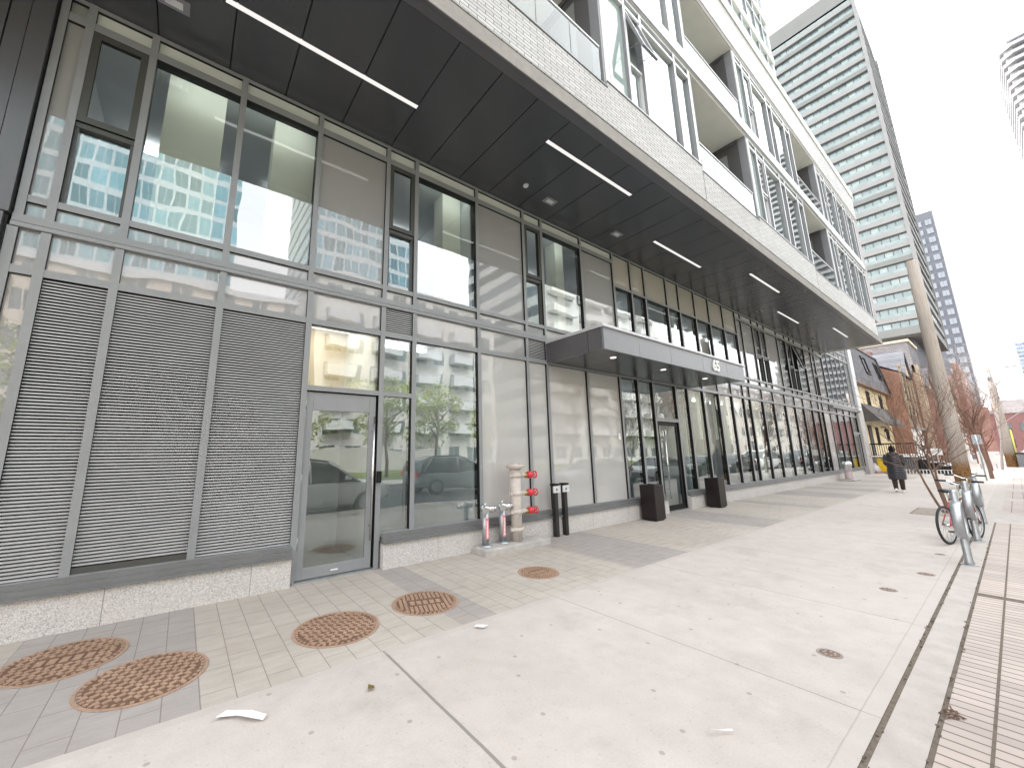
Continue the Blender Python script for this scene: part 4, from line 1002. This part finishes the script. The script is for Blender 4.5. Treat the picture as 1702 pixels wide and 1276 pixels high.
m.face([(36.4,6.02,6.32),(50.62,6.02,6.32),(50.62,6.5,9.55),(36.4,6.5,9.55)]); m.face([(50.62,6.02,6.32),(50.62,14,6.32),(50.62,13.5,9.55),(50.62,6.5,9.55)]); m.face([(36.4,6.5,9.55),(50.62,6.5,9.55),(50.62,13.5,9.55),(36.4,13.5,9.55)])
rf = m.build('roof', M['slate'], H)
m = MB(); m.box(36.4, 50.66, 5.94, 6.32, 6.2, 6.32); m.build('eave', plain('brown_eave', (.16,.1,.075), .6), rf)
m = MB(); m.box(36.3, 50.7, 6.42, 6.6, 9.55, 9.68); m.tube([(50.64, 5.98, 6.3), (50.64, 6.47, 9.6)], .09, 6); m.build('ridge_flashing', M['black'], rf)
for x0, x1 in ((43.4, 45.0), (48.3, 49.6)):
    ry = lambda z: 6.02+.48*(z-6.32)/3.23
    def slab(mm, a, b_, z0, z1, pr, mi=0): mm.face([(a, ry(z0)-pr, z0), (b_, ry(z0)-pr, z0), (b_, ry(z1)-pr, z1), (a, ry(z1)-pr, z1)], mi); mm.face([(b_, ry(z0)-pr, z0), (b_, ry(z0), z0), (b_, ry(z1), z1), (b_, ry(z1)-pr, z1)], mi); mm.face([(a, ry(z0), z0), (a, ry(z0)-pr, z0), (a, ry(z1)-pr, z1), (a, ry(z1), z1)], mi); mm.face([(a, ry(z1)-pr, z1), (b_, ry(z1)-pr, z1), (b_, ry(z1), z1), (a, ry(z1), z1)], mi)
    m = MB(); slab(m, x0, x0+.12, 7.5, 9.0, .07); slab(m, x1-.12, x1, 7.5, 9.0, .07); slab(m, x0+.12, x1-.12, 8.88, 9.0, .07); slab(m, x0+.12, x1-.12, 7.5, 7.6, .09); d = m.build('roof_window', M['gasket'], rf)
    g = MB(); slab(g, x0+.12, x1-.12, 7.6, 8.88, .015); g.build('pane', M['house_glass'], d)
for x0, x1, z0, z1 in ((42.3, 43.3, 4.75, 6.0), (47.2, 48.2, 4.75, 6.0), (43.2, 44.0, 1.9, 3.2), (47.3, 48.3, 2.25, 3.2)): win(H, x0, x1, 6.29, z0, z1, M['gasket'])
m = MB(); m.box(40.6, 41.7, 6.27, 6.33, 1.1, 3.3); m.build('door', M['gasket'], H)
m = MB(); m.face([(39.5,6.3,4.9),(49.4,6.3,4.9),(49.4,5.35,3.5),(39.5,5.35,3.5)]); m.face([(49.4,6.3,4.9),(49.4,6.3,3.5),(49.4,5.35,3.5)]); m.face([(39.5,6.3,4.9),(39.5,5.35,3.5),(39.5,6.3,3.5)]); m.box(39.5,49.4,5.34,5.37,3.32,3.5); m.build('awning', plain('grey_black_awning', (.07,.068,.07), .75), H)
m = MB(); m.tube([(45.4,6.3,3.25),(45.4,6.05,3.25),(45.4,6.05,3.05)], .04, 6); m.lathe([(.03,2.85),(.1,2.9),(.1,3.05),(.03,3.1)], (45.4,6.05,0), 8); m.build('wall_lamp', M['black'], H)

# terrace, black fence and steps in front
T = thing('terrace_steps', 'grey raised terrace with white edged steps going down beside the cream house', 'steps', (40, 5, 0), absolute=True)
m = MB(); m.box(37.6, 49, 3.9, 6.3, 0, 1.02); m.build('terrace', M['midgrey'], T)
m = MB(); m.box(37.55, 49, 3.85, 6.3, 1.022, 1.08); m.build('edge', M['white'], T)
for i in range(5):
    y1 = 3.85-.42*i; z = .86-.2*i
    if z < .02: break
    m = MB(); m.box(37.9, 40.5, y1-.42, y1, 0, z); s_ = m.build('step', M['black'], T)
    m = MB(); m.box(37.86, 40.5, y1-.45, y1-.03, z+.002, z+.05); m.build('tread', M['white'], s_)
F = thing('picket_fence', 'black metal picket fence with handrail in front of the terrace', 'fence', (37.5, 5, 0), absolute=True)
m = MB(); m.box(37.5, 37.56, 3.85, 5.9, 1.84, 1.92); m.box(37.5, 37.55, 3.85, 5.9, 1.12, 1.15); m.tube([(37.53, 3.85, 1.88), (37.53, 2.3, 1.05)], .035, 6); m.tube([(37.53, 3.85, 1.15), (37.53, 2.3, .35)], .025, 6); m.build('rail', M['gasket'], F)
m = MB()
y = 5.9
while y > 2.35:
    zt = 1.86 if y > 3.85 else 1.88-.535*(3.85-y); zb = 1.1 if y > 3.85 else .05
    m.box(37.515, 37.54, y-.012, y+.012, zb, zt); y -= .11
m.build('picket', M['gasket'], F)
m = MB(); y = 4.55
while y > 2.2:
    m.box(37.3, 37.32, y-.012, y+.012, .04, 1.0 if y > 3.2 else .5); y -= .1
m.tube([(37.31, 4.6, .98), (37.31, 3.2, .98), (37.31, 2.3, .3)], .02, 5); m.build('lower_railing', M['black'], F)
m = MB(); y = 4.6
while y > 1.9:
    m.box(36.4, 36.42, y-.02, y+.02, 0, .3); y -= .14
m.tube([(36.41, 4.6, .28), (36.41, 1.9, .28)], .015, 5); tag(m.build('edging_fence', M['white']), 'low white wire edging fence in front of the black picket fence', 'edging fence')
m = MB(); m.obox((37.42, 3.0, 1.35), (.01,0,0), (0,.25,0), (0,0,.2)); tag(m.build('notice_sign', M['white']), 'small white notice board fixed on the black stair fence', 'sign')
t = thing('yellow_bin', 'bright yellow plastic bin standing below the terrace', 'bin', (37.1, 5.34, 0))
m = MB(); m.rings([[(a*sx, b*sy, z) for sx, sy in ((-1,-1),(1,-1),(1,1),(-1,1))] for z, a, b in ((.05,.2,.22),(.85,.25,.28))], smooth=False); m.build('body', M['yellow'], t)
m = MB(); m.box(-.28,.28,-.31,.31,.852,.92); m.build('lid', M['yellow'], t, bevel=.02)
t = thing('rubbish_bag', 'pale grey rubbish bag left of the yellow bin', 'bag', (37.0, 5.78, 0)); m = MB(); m.lathe([(.05,.0),(.24,.03),(.3,.2),(.24,.42),(.1,.55),(.12,.62),(.02,.64)], n=12); m.build('bag', M['lightgrey'], t)
rnd = random.Random(5); m = MB()
for q in range(60): 
    x, y, s_ = 36.9+rnd.gauss(0,.2), 5.1+rnd.gauss(0,.4), rnd.uniform(.03,.09); m.obox((x,y,s_*.7), (s_,s_*.4,0), (-s_*.3,s_,0), (0,s_*.2,s_*.7))
tag(m.build('stone_rubble', plain('reddish_stones', (.38,.24,.21), .85)), 'reddish stones lying below the terrace by the bin', 'stones', kind='stuff')

# ------------------------------------------------------------------ brick row
def row_house(x0, x1, y, h, label, front, side, gable=True, trim=None, porch=None, roofm=None, flat=False):
    t = thing('row_house', label, 'house', ((x0+x1)/2, y, 0), absolute=True)
    m = MB(); m.box(x0, x1, y, y+9, 0, h, 1); m.face([(x0-.004,y,0),(x0-.004,y+9,0),(x0-.004,y+9,h+.7),(x0-.004,y+1.2,h+.65),(x0-.004,y,h)], 0); m.build('wall', [side, front], t)
    m = MB()
    if gable:
        xa, xb = x0+.5, x0+(x1-x0)*.6; zc = h+2.1
        m.face([(xa,y-.25,h-.1),(xb,y-.25,h-.1),((xa+xb)/2,y-.25,zc)], 1)
        m.face([(xa-.3,y-.4,h-.35),((xa+xb)/2,y-.4,zc+.15),((xa+xb)/2,y+5,zc+.15),(xa-.3,y+5,h-.35)]); m.face([(xb+.3,y-.4,h-.35),(xb+.3,y+5,h-.35),((xa+xb)/2,y+5,zc+.15),((xa+xb)/2,y-.4,zc+.15)])
    m.face([(x0,y-.2,h),(x1,y-.2,h),(x1,y+4,h+2.6),(x0,y+4,h+2.6)]); m.face([(x1,y+9,h),(x0,y+9,h),(x0,y+4,h+2.6),(x1,y+4,h+2.6)])
    r = m.build('roof', [roofm or M['slate'], trim or front], t)
    m = MB(); m.box(x1-.8, x1-.1, y+2.2, y+2.9, h, h+3.2); m.build('chimney', front, r)
    if flat:
        for q in range(4):
            xp = x0+.25+(x1-x0-.5)*q/3; m = MB(); m.box(xp-.13, xp+.13, y-.14, y, 3.35, h+.5); m.box(xp-.2, xp+.2, y-.2, y, h+.5, h+.75); m.build('pilaster', tan, t)
            if q < 3:
                for z0, z1 in ((3.9, 5.3), (5.9, 7.3)): win(t, xp+.4, xp+(x1-x0-.5)/3-.4, y-.03, z0, z1, M['gasket'], nx=1)
        m = MB(); m.box(x0+.1, x1-.05, y-.06, y, .75, 3.2); m.build('ground_floor_cladding', porch, t)
        m = MB(); m.box(x0, x1, y-.32, y, 3.2, 3.36); m.box(x0, x1, y-.1, y, 0, .75); m.build('string_course', M['midgrey'], t)
        return t
    xa, xb = x0+.7, x0+(x1-x0)*.58
    m = MB(); m.rings([[(xa,y+.01,z),(xa+.5,y-.8,z),(xb-.5,y-.8,z),(xb,y+.01,z)] for z in (0,h-.2)], 0, True, False); bay = m.build('bay', front, t)
    for z0, z1 in ((1.3,3.0),(4.0,5.8)):
        win(t, xa+.75, xb-.75, y-.83, z0, z1, trim or M['white'])
    for z0, z1 in ((4.1,5.7),): win(t, xb+.4, x1-.5, y-.03, z0, z1, trim or M['white'], nx=1)
    m = MB(); m.box(xb+.3, x1-.2, y-1.5, y, 3.0, 3.2); m.box(xb+.3, xb+.42, y-1.45, y-1.33, .6, 3.0); m.box(x1-.32, x1-.2, y-1.45, y-1.33, .6, 3.0); m.box(xb+.3, x1-.2, y-1.5, y, 0, .6); m.build('porch', porch or M['white'], t)
    m = MB(); m.box(xb+.6, xb+1.5, y-.04, y, .6, 2.8); m.build('door', M['twig_red'], t)
tan = plain('tan_stone_trim', (.42,.33,.24), .8, 0, .3, .2)
row_house(50.62, 57, 5.2, 8.2, 'red brick house with a sooty side wall next to the cream house', M['brick_red_x'], M['brick_red'], True, tan, M['white'], None, True)
t = thing('row_house', 'tall narrow house with grey slate side above the red brick house', 'house', (59, 5, 0), absolute=True)
m = MB(); m.box(57.05, 63, 4.9, 13, 0, 8.9); m.build('wall', M['brick_red_x'], t)
m = MB(); m.face([(57.0,4.7,8.8),(57.0,8.2,8.8),(57.0,8.0,12.0),(57.0,4.85,12.0)]); m.face([(57.0,4.7,8.8),(57.0,4.85,12.0),(63,4.85,12.0),(63,4.7,8.8)], 1); m.face([(57,4.85,12),(57,8,12),(63,8,12),(63,4.85,12)]); rr = m.build('mansard_roof', [M['slate_side'], M['slate']], t)
m = MB(); m.box(56.9, 63, 4.7, 8.3, 12.0, 12.25); m.build('cornice', M['beige'], rr)
m = MB(); m.box(57.0, 57.6, 4.5, 4.9, 0, 9.6); m.box(60, 60.5, 4.6, 4.9, 0, 9.0); m.build('brick_pilaster', tan, t)
m = MB(); m.box(57.9, 62.9, 4.83, 4.9, .75, 3.3); m.build('ground_floor_cladding', M['white'], t)
for x0 in (58.3, 61.2): win(t, x0, x0+1.2, 4.86, 4.2, 6.2, tan); win(t, x0, x0+1.2, 4.79, 1.3, 3.0, tan)
row_house(63.1, 70, 4.9, 8.0, 'dark red gabled brick house with tan trim in the middle of the row', M['brick_red_x'], M['brick_red'], True, tan, M['midgrey'])
row_house(70.1, 77, 4.9, 7.6, 'gabled brick house with a pale porch farther along the row', M['brick_red_x'], M['brick_red'], True, M['white'], M['white'])
row_house(77.1, 85, 4.6, 7.8, 'gabled house with tan walls near the end of the row', tan, tan, True, M['white'], M['midgrey'])
row_house(85.1, 93, 4.6, 7.2, 'last gabled brick house of the row beneath the towers', M['brick_red_x'], M['brick_red'], True, tan, M['white'])
t = thing('rear_house', 'cream rendered rear block behind the slate roofed house', 'building', (68, 9, 0), absolute=True)
m = MB(); m.box(62, 72, 8.3, 15, 0, 13.9); m.build('wall', M['beige'], t); m = MB(); m.box(61.8, 72.2, 8.1, 15.2, 13.9, 14.2); m.build('roof', M['white'], t); win(t, 63, 64.4, 8.26, 11.5, 13, M['gasket'])

# ------------------------------------------------------------------ tower with glazed balconies
M['tower_rail2'] = plain('tower_balustrade_glass', (.2,.245,.235), .25, 0, .5, .2, .6)
con = plain('tower_concrete', (.175,.178,.168), .75, 0, .3, .1, .3); conp = plain('tower_panel', (.235,.235,.228), .7, 0, .3, .1, .3)
W = thing('apartment_tower', 'tall grey apartment tower with bands of glass balconies on every floor', 'tower', (125, 18, 0), absolute=True)
TX, TY = 111.0, 5.75
m = MB(); m.box(TX+.8, 138, TY+.3, 33, 23, 102); m.build('wall', con, W)
nf = 27; p = 2.95
for i in range(nf):
    z = 23.1+p*i
    m = MB(); m.box(TX, 138.2, TY, 33, z, z+.95 if i else z+1.5); o = m.build('balcony', conp if i % 5 else con, W)
    m = MB()
    for q in range(9):
        a = TY+.5+q*3; m.box(TX+.06, TX+.1, a+.03, a+2.97, z+.95, z+1.62)
    m.build('glass_balustrade', M['tower_rail2'], o)
    m = MB(); rnd = random.Random(i)
    for q in range(22):
        a = TY+.4+q*1.23; m.box(TX+.7, TX+.78, a, a+1.12, z+.95, z+p-.12, rnd.choice((0,0,1)))
    m.build('window_band', [M['tower_glass'], M['tower_rail']], o)
    m = MB(); m.box(112.6, 137, TY+.22, TY+.29, z+.98, z+2.2); m.build('side_window_band', M['tower_glass'], o)
m = MB(); m.box(TX-.15, TX+.5, TY-.2, TY+.35, 23, 102.5); m.box(137.6, 138.4, TY-.2, TY+.3, 23, 102.5); m.build('corner_fin', conp, W)
m = MB(); m.box(TX+.2, 138, TY+.2, 33, 102, 106.5); m.box(TX+.1, 138, TY+.1, 33, 102, 102.9); m.build('roof_parapet', con, W)
m = MB(); m.box(116, 132, 18, 31, 106.5, 111); m.build('plant_room', conp, W)
m = MB(); m.box(TX+3, 140, TY+3, 33, 14, 23); m.build('undercroft', plain('dark_undercroft', (.05,.048,.055), .7), W)
m = MB(); m.box(TX-1, 150, 5.0, 33, 0, 14.2); m.box(118, 146, 4.2, 5.0, 0, 17.5); m.build('podium', M['brick_red_x'], W)
m = MB()
for q in range(8): m.box(TX-.98, TX-.9, 5.2+q*.5, 5.24+q*.5, 14.2, 15.3)
m.box(TX-1, TX-.9, 5.0, 9.2, 15.3, 15.4); m.build('terrace_railing', M['black'], W)

M['slabwin'] = glass_backed('slab_tower_window', (.34,.37,.41), 1.6, .2, .3)
W = thing('office_tower', 'dark slab tower with paired white windows behind the balcony tower', 'tower', (195, 10, 0), absolute=True)
m = MB(); m.box(185, 205, 4.1, 30, 0, 76); m.build('wall', plain('dark_tower_cladding', (.14,.15,.17), .5, 0, .5, .1, .2), W)
m = MB(); m.box(185.2, 205, 3.9, 4.098, 0, 76.4); m.build('side_panel', M['lightgrey'], W)
for i in range(20):
    for y0 in (4.6, 6.75):
        z = 14+i*3.02
        m = MB(); m.box(184.9, 184.98, y0, y0+1.45, z, z+1.9, 1); m.box(184.86, 184.92, y0+.06, y0+.68, z+.1, z+1.8, 0); m.box(184.86, 184.92, y0+.76, y0+1.39, z+.1, z+1.8, 0)
        m.build('window', [M['slabwin'], M['midgrey']], W)
m = MB(); m.box(183, 206, 3.2, 30, 0, 12.5); m.build('podium', M['brick_red_x'], W)

W = thing('white_tower', 'very tall white balcony tower at the top right edge', 'tower', (230, -32, 0), absolute=True)
wp = plain('white_tower_panel', (.38,.376,.372), .6, 0, .4, .05, .2)
m = MB(); m.box(224, 252, -50, -19.9, 0, 144); m.build('wall', wp, W)
for i in range(46):
    z = 6+3*i
    m = MB(); m.rings([[(222,-21.5,zz),(224.5,-19.0,zz),(252,-19.0,zz),(252,-50,zz),(222,-50,zz)] for zz in (z, z+1.15)], 0, True, False); o = m.build('balcony', wp, W)
    if i % 1 == 0:
        m = MB(); m.box(223.9, 223.98, -48, -22, z+1.3, z+2.9); m.box(226, 250, -19.95, -19.88, z+1.3, z+2.9); m.build('window_band', M['midgrey'], o)
m = MB(); m.box(223, 250, -49, -21, 144, 147); m.build('roof_frame', M['lightgrey'], W)
W = thing('far_tower', 'hazy blue glass tower low at the right edge', 'tower', (510, -25, 0), absolute=True)
m = MB(); m.box(500, 520, -40, -11.5, 0, 78); m.build('wall', grid_mat('pale_blue_tower', (.36,.42,.5), (.16,.25,.36), 3, 3, 1.0, .55, 'Y'), W)
t = thing('red_brick_block', 'red brick block with grey mansard roof closing the street', 'building', (150, -8, 0), absolute=True)
m = MB(); m.box(150, 162, -32, 2.6, 0, 8.9); m.build('wall', plain('hazed_red_brick', (.36,.2,.19), .85, 0, .3, .15), t)  # brick colour paled to carry the distance haze
m = MB(); m.rings([[(149.8,-32,8.9),(162,-32,8.9),(162,2.7,8.9),(149.8,2.7,8.9)],[(151.5,-30,12),(160,-30,12),(160,1.2,12),(151.5,1.2,12)]], 0, True, False); m.build('roof', M['slate_side'], t)
for q in range(7):
    for z in (1.2, 4.8):
        m = MB(); m.box(149.93, 150, 1.2-q*2.4-1.2, 1.2-q*2.4, z, z+1.9); m.build('window', M['house_glass'], t)

# ------------------------------------------------------------------ cars
def make_car(name, label, col, loc, rz, suv=False, grp='cars parked along the kerb'):
    t = thing(name, label, 'car', loc, rz, grp); pm = plain('car_paint', col, .2, .0, .7, .04)
    L, Wd, H_ = (4.7, .93, 1.72) if suv else (4.65, .9, 1.44)
    st = [(-L/2,.66,.5,.72),(-L/2+.12,.8,.32,.82),(-L*.36,.9,.24,.9),(-L*.2,.93,.2,.94),(0,.94,.2,.95),(L*.2,.93,.2,.95),(L*.36,.92,.24,.97),(L/2-.1,.84,.3,.96),(L/2,.74,.45,.86)]
    k = 1.12 if suv else 1.0; m = MB(); rg = []
    for x, w, zb, zt in st:
        w *= Wd/.93; zt *= k; rg.append([(x,-w*.86,zb),(x,-w,zb+.12),(x,-w,(zb+zt)/2),(x,-w*.97,zt-.06),(x,-w*.86,zt),(x,0,zt+.03),(x,w*.86,zt),(x,w*.97,zt-.06),(x,w,(zb+zt)/2),(x,w,zb+.12),(x,w*.86,zb)])
    m.rings(rg); m.build('body', pm, t, sub=1)
    if suv: cab = [(-L*.27,.99,.05),(-L*.1,H_-.1,.2),(.15,H_,.22),(L*.3,H_-.02,.22),(L*.44,H_-.16,.2),(L*.485,1.02,.08)]
    else: cab = [(-L*.24,.93,.05),(-L*.06,H_-.08,.2),(.2,H_,.22),(L*.2,H_-.02,.22),(L*.34,H_-.22,.2),(L*.46,.96,.1)]
    m = MB(); rg = []
    for x, z, ins in cab:
        zb = .88*k; w0, w1 = Wd-.05, Wd-ins
        rg.append([(x,-w0,zb),(x,-w1,max(zb+.02,z-.06)),(x,-w1*.85,max(zb+.04,z)),(x,w1*.85,max(zb+.04,z)),(x,w1,max(zb+.02,z-.06)),(x,w0,zb)])
    m.rings(rg); m.build('cabin_glass', M['house_glass'], t)
    m = MB()
    for (xa,za,ia),(xb,zb_,ib) in zip(cab[1:-2], cab[2:-1]):
        m.face([(xa,-(Wd-ia)*.9,za+.012),(xb,-(Wd-ib)*.9,zb_+.012),(xb,(Wd-ib)*.9,zb_+.012),(xa,(Wd-ia)*.9,za+.012)])
    for s_ in (-1, 1):
        for xa, xb, top in ((-L*.26,-L*.07,1),(L*.04,L*.045,0),(L*.44,L*.33,1)):
            z = H_-.1 if top else H_-.05; m.tube([(xa, s_*(Wd-.03), .9*k), (xb, s_*(Wd-.2), z)], .035, 5)
    m.build('roof', pm, t)
    for x in (-L*.31, L*.3):
        for s_ in (-1, 1):
            m = MB(); m.tube([(x, s_*(Wd-.22), .34), (x, s_*(Wd+.005), .34)], .34, 22); w = m.build('wheel', M['rubber'], t)
            m = MB(); m.tube([(x, s_*(Wd+.006), .34), (x, s_*(Wd+.016), .34)], .22, 16); m.build('rim', M['galv'], w)
    for s_ in (-1, 1):
        m = MB(); m.obox((-L/2+.1, s_*.62, .68*k), (.06,0,0), (0,.18,0), (0,0,.07)); m.build('headlight', M['white'], t)
        m = MB(); m.obox((L/2-.06, s_*.66, .82*k), (.05,0,0), (0,.14,0), (0,0,.09)); m.build('tail_light', M['red'], t)
        m = MB(); m.obox((-L*.18, s_*(Wd+.08), 1.0*k), (.06,0,0), (0,.1,0), (0,0,.06)); m.build('mirror', pm, t)
    m = MB(); m.obox((-L/2+.03, 0, .5), (.05,0,0), (0,.5,0), (0,0,.09)); m.build('grille', M['gasket'], t)
    return t
make_car('parked_car', 'silver grey sport utility car parked nearest, mirrored in the service door', (.78,.8,.8), (3.3,-1.5,-.16), R(180), True)
make_car('moving_car', 'dark grey car driving past in the far lane, mirrored beside the door', (.3,.33,.36), (10.6,-4.6,-.16), R(180), True, None)
cl = [(17.2,(.62,.63,.64),0,'silver car parked across from the frosted panes'),(23.2,(.7,.73,.75),0,'white car parked first before the entrance'),(28.6,(.07,.12,.1),0,'dark green car parked second before the entrance'),(34,(.02,.02,.025),0,'black car parked behind the dark green car'),
      (39.6,(.75,.76,.78),1,'white hatchback parked behind the black car'),(45,(.05,.06,.08),0,'dark blue car parked behind the white hatchback'),(51,(.3,.3,.32),1,'grey car parked near the distant pole'),(58,(.55,.1,.1),0,'red car parked beyond the distant pole'),(65,(.7,.7,.7),0,'white car parked far down the kerb')]
for x, c, sv, lab in cl: make_car('parked_car', lab, c, (x,-1.42,-.16), 0, bool(sv))
make_car('parked_car', 'white car seen far down the road at the right edge', (.7,.7,.72), (92,-1.3,-.16), 0)
make_car('parked_car', 'dark car seen at the far end of the road', (.1,.1,.12), (100,-3.5,-.16), 0)

# ------------------------------------------------------------------ across the street (mirrored in the glass)
m = MB(); m.box(-120, 420, -12, -9.2, -.33, -.02); struct(m.build('far_sidewalk', M['concrete_pale']))
m = MB(); m.face([(-60,-28,-.02),(70,-28,-.02),(70,-12,-.02),(-60,-12,-.02)]); tag(m.build('lawn', M['grass']), 'strip of spring lawn across the street', 'grass', kind='stuff')
def leafy(loc, h, seed, label):
    rnd = random.Random(seed); t = thing('leafy_tree', label, 'tree', loc, 0, 'leafy trees on the lawn across the street')
    m = MB(); m.tube([(0,0,-.1),(.05,0,h*.35),(0,.05,h*.7)], [.16,.12,.05], 8)
    for q in range(9):
        a = rnd.uniform(0,6.28); z = h*rnd.uniform(.3,.6); m.tube([(0,0,z),(math.cos(a)*h*.15,math.sin(a)*h*.15,z+h*.12),(math.cos(a)*h*.3,math.sin(a)*h*.3,z+h*.2)], [.05,.03,.012], 5)
    m.build('trunk', M['bark'], t); c = MB()
    cl_ = [(Vector((rnd.gauss(0,h*.17), rnd.gauss(0,h*.17), h*rnd.uniform(.35,.95))), h*rnd.uniform(.07,.16)) for _ in range(34)]
    for p_, r_ in cl_:
        for q in range(75):
            d = Vector((rnd.gauss(0,1),rnd.gauss(0,1),rnd.gauss(0,.8))).normalized()*r_*rnd.random()**.4; a = Vector((rnd.gauss(0,1),rnd.gauss(0,1),rnd.gauss(0,1))).normalized(); b = a.cross(Vector((rnd.random(),rnd.random(),rnd.random()))).normalized(); s_ = rnd.uniform(.07,.15); o = p_+d
            c.face([o-a*s_, o-b*s_*.5, o+a*s_, o+b*s_*.5])
    c.build('crown', M['leaf'], t); return t
l0 = leafy((11.5,-14.5,0), 7.2, 3, 'light green tree on the lawn, nearest the service door')
for (x,y,rz,s_,lab) in ((16.5,-16,1,1.05,'light green tree on the lawn, second along the street'),(5,-15.5,2.2,.9,'smaller light green tree on the lawn, nearest the camera'),(-6,-17,4,1.1,'light green tree on the lawn beyond the louvres'),(22.5,-18,3,.85,'thin light green tree on the lawn, farthest along')): dup(l0, (x,y,0), rz, lab, s_)
for i, (x, y, h) in enumerate(((29,-13,9),(38,-13,10),(47,-13,9))):
    bare_tree((x,y,0), h, .13, 70+i, ('leafless street tree opposite the entrance', 'leafless street tree opposite the glazed shops', 'leafless street tree opposite the far end bay')[i], M['bark'], 4, (0,0), 1, .55, .3, 'leafless trees across the street', .012)
m = MB(); m.box(-40, 24, -28.4, -28, 0, 2.2); tag(m.build('garden_wall', M['concrete_pale']), 'pale garden wall behind the lawn across the street', 'wall')
def block(name, x0, x1, y0, y1, h, mat, label, roof=M['lightgrey']):
    t = thing(name, label, 'building', ((x0+x1)/2, (y0+y1)/2, 0), absolute=True)
    m = MB(); m.box(x0, x1, y0, y1, 0, h); m.build('wall', mat, t); m = MB(); m.box(x0-.3, x1+.3, y0-.3, y1+.3, h, h+.6); m.build('roof', roof, t)
    return t
def strips(t, x0, x1, y, z0, n, p_, mat, out=.9, gap=6, w=3.6):
    for i in range(n):
        m = MB(); x = x0+1
        while x+w < x1: m.box(x, x+w, y, y+out, z0+i*p_, z0+i*p_+1.1); x += gap
        m.build('balcony', mat, t)
gb = grid_mat('beige_block_facade', (.62,.53,.45), (.14,.16,.17), 3.1, 3.0, .46, .55)
t = block('beige_apartments', -34, 8, -48, -31, 17, gb, 'beige apartment block with small windows across the street'); strips(t, -34, 8, -31, 5, 4, 3, M['beige'], .9, 6.2, 2.8)
t = block('grey_apartments', 10, 34, -46, -30, 21, grid_mat('grey_block_facade', (.58,.56,.54), (.14,.18,.19), 2.6, 3.0, .6, .6), 'pale grey apartment block with balconies across the street'); strips(t, 10, 34, -30, 4, 5, 3, M['lightgrey'], 1.1, 5.2, 3.2)
block('teal_tower', -24, 3, -75, -52, 85, grid_mat('teal_curtain_wall', (.42,.48,.5), (.13,.27,.31), 1.6, 3.2, .84, .74), 'teal glass tower rising behind the beige apartment block')
block('teal_tower', 14, 32, -75, -50, 105, grid_mat('blue_curtain_wall', (.44,.48,.5), (.12,.25,.31), 1.5, 3.1, .84, .7), 'taller blue green glass tower behind the grey apartment block')
t = block('white_apartments', 40, 70, -44, -26, 44, grid_mat('white_block_facade', (.68,.67,.65), (.16,.18,.2), 3.4, 3.0, .62, .5), 'white balcony apartment block opposite the shop windows'); strips(t, 40, 70, -26, 4, 13, 3, M['white'], 1.3, 7.5, 5.6)
t = block('low_block', 72, 120, -34, -16, 12, grid_mat('brick_block_facade', (.6,.55,.5), (.16,.17,.18), 3.2, 3.2, .4, .5), 'low pale block farther down across the street')
block('beige_apartments', -90, -40, -50, -26, 38, gb, 'taller beige apartment block at the near end across the street')
# ------------------------------------------------------------------ camera, light
cam = bpy.data.cameras.new('camera'); co = bpy.data.objects.new('camera', cam); COL.objects.link(co)
f_, px_, py_ = 650.731618, 792.565324, 627.390391
rv = Vector((-.188312376, -.633927329, .0471438959)); th = rv.length; k_ = rv/th
Rm = Matrix.Rotation(th, 3, k_); M3 = Rm @ Matrix(((1,0,0),(0,0,-1),(0,1,0)))
rot = Matrix((M3[0], -M3[1], -M3[2])).transposed()
co.matrix_world = Matrix.Translation((0,0,1.65)) @ rot.to_4x4()
cam.sensor_width = 36; cam.sensor_fit = 'HORIZONTAL'; cam.lens = f_/1702*36
cam.shift_x = (851-px_)/1702; cam.shift_y = (py_-638)/1702
cam.clip_start = .05; cam.clip_end = 3000
scene.camera = co
el, az = R(58), R(3)
wd = bpy.data.worlds.new('World'); scene.world = wd; wd.use_nodes = True; nt = wd.node_tree; nt.nodes.clear()
sk = nt.nodes.new('ShaderNodeTexSky'); sk.sky_type = 'NISHITA'; sk.sun_disc = False; sk.sun_elevation = el; sk.sun_rotation = az; sk.air_density = 1.0; sk.dust_density = 3.0; sk.ozone_density = 1.0
hs = nt.nodes.new('ShaderNodeHueSaturation'); hs.inputs['Saturation'].default_value = .1
mixc = nt.nodes.new('ShaderNodeMix'); mixc.data_type = 'RGBA'; mixc.inputs[0].default_value = .6; mixc.inputs[7].default_value = (6.2, 6.2, 6.4, 1)
bg = nt.nodes.new('ShaderNodeBackground'); bg.inputs[1].default_value = .15
ou = nt.nodes.new('ShaderNodeOutputWorld')
nt.links.new(sk.outputs[0], hs.inputs['Color']); nt.links.new(hs.outputs[0], mixc.inputs[6]); nt.links.new(mixc.outputs[2], bg.inputs[0]); nt.links.new(bg.outputs[0], ou.inputs[0])
sl = bpy.data.lights.new('sun', 'SUN'); sl.energy = 1.5; sl.angle = R(30); sl.color = (1, .98, .95); so = bpy.data.objects.new('sun', sl); COL.objects.link(so)
# sun direction: from behind the building, aimed to brighten the mirrored facades opposite
d = Vector((math.sin(az)*math.cos(el), math.cos(az)*math.cos(el), math.sin(el)))
so.rotation_euler = d.to_track_quat('Z', 'Y').to_euler()
vs = scene.view_settings; vs.view_transform = 'Standard'; vs.look = 'None'; vs.gamma = 1; vs.use_curve_mapping = False; vs.exposure = 2.38
scene.cycles.max_bounces = 8; scene.cycles.transparent_max_bounces = 16; scene.cycles.glossy_bounces = 4; scene.cycles.diffuse_bounces = 4
scene.cycles.use_denoising = True; scene.cycles.sample_clamp_indirect = 8
for o in scene.objects:
    if '_abs' in o: del o['_abs']
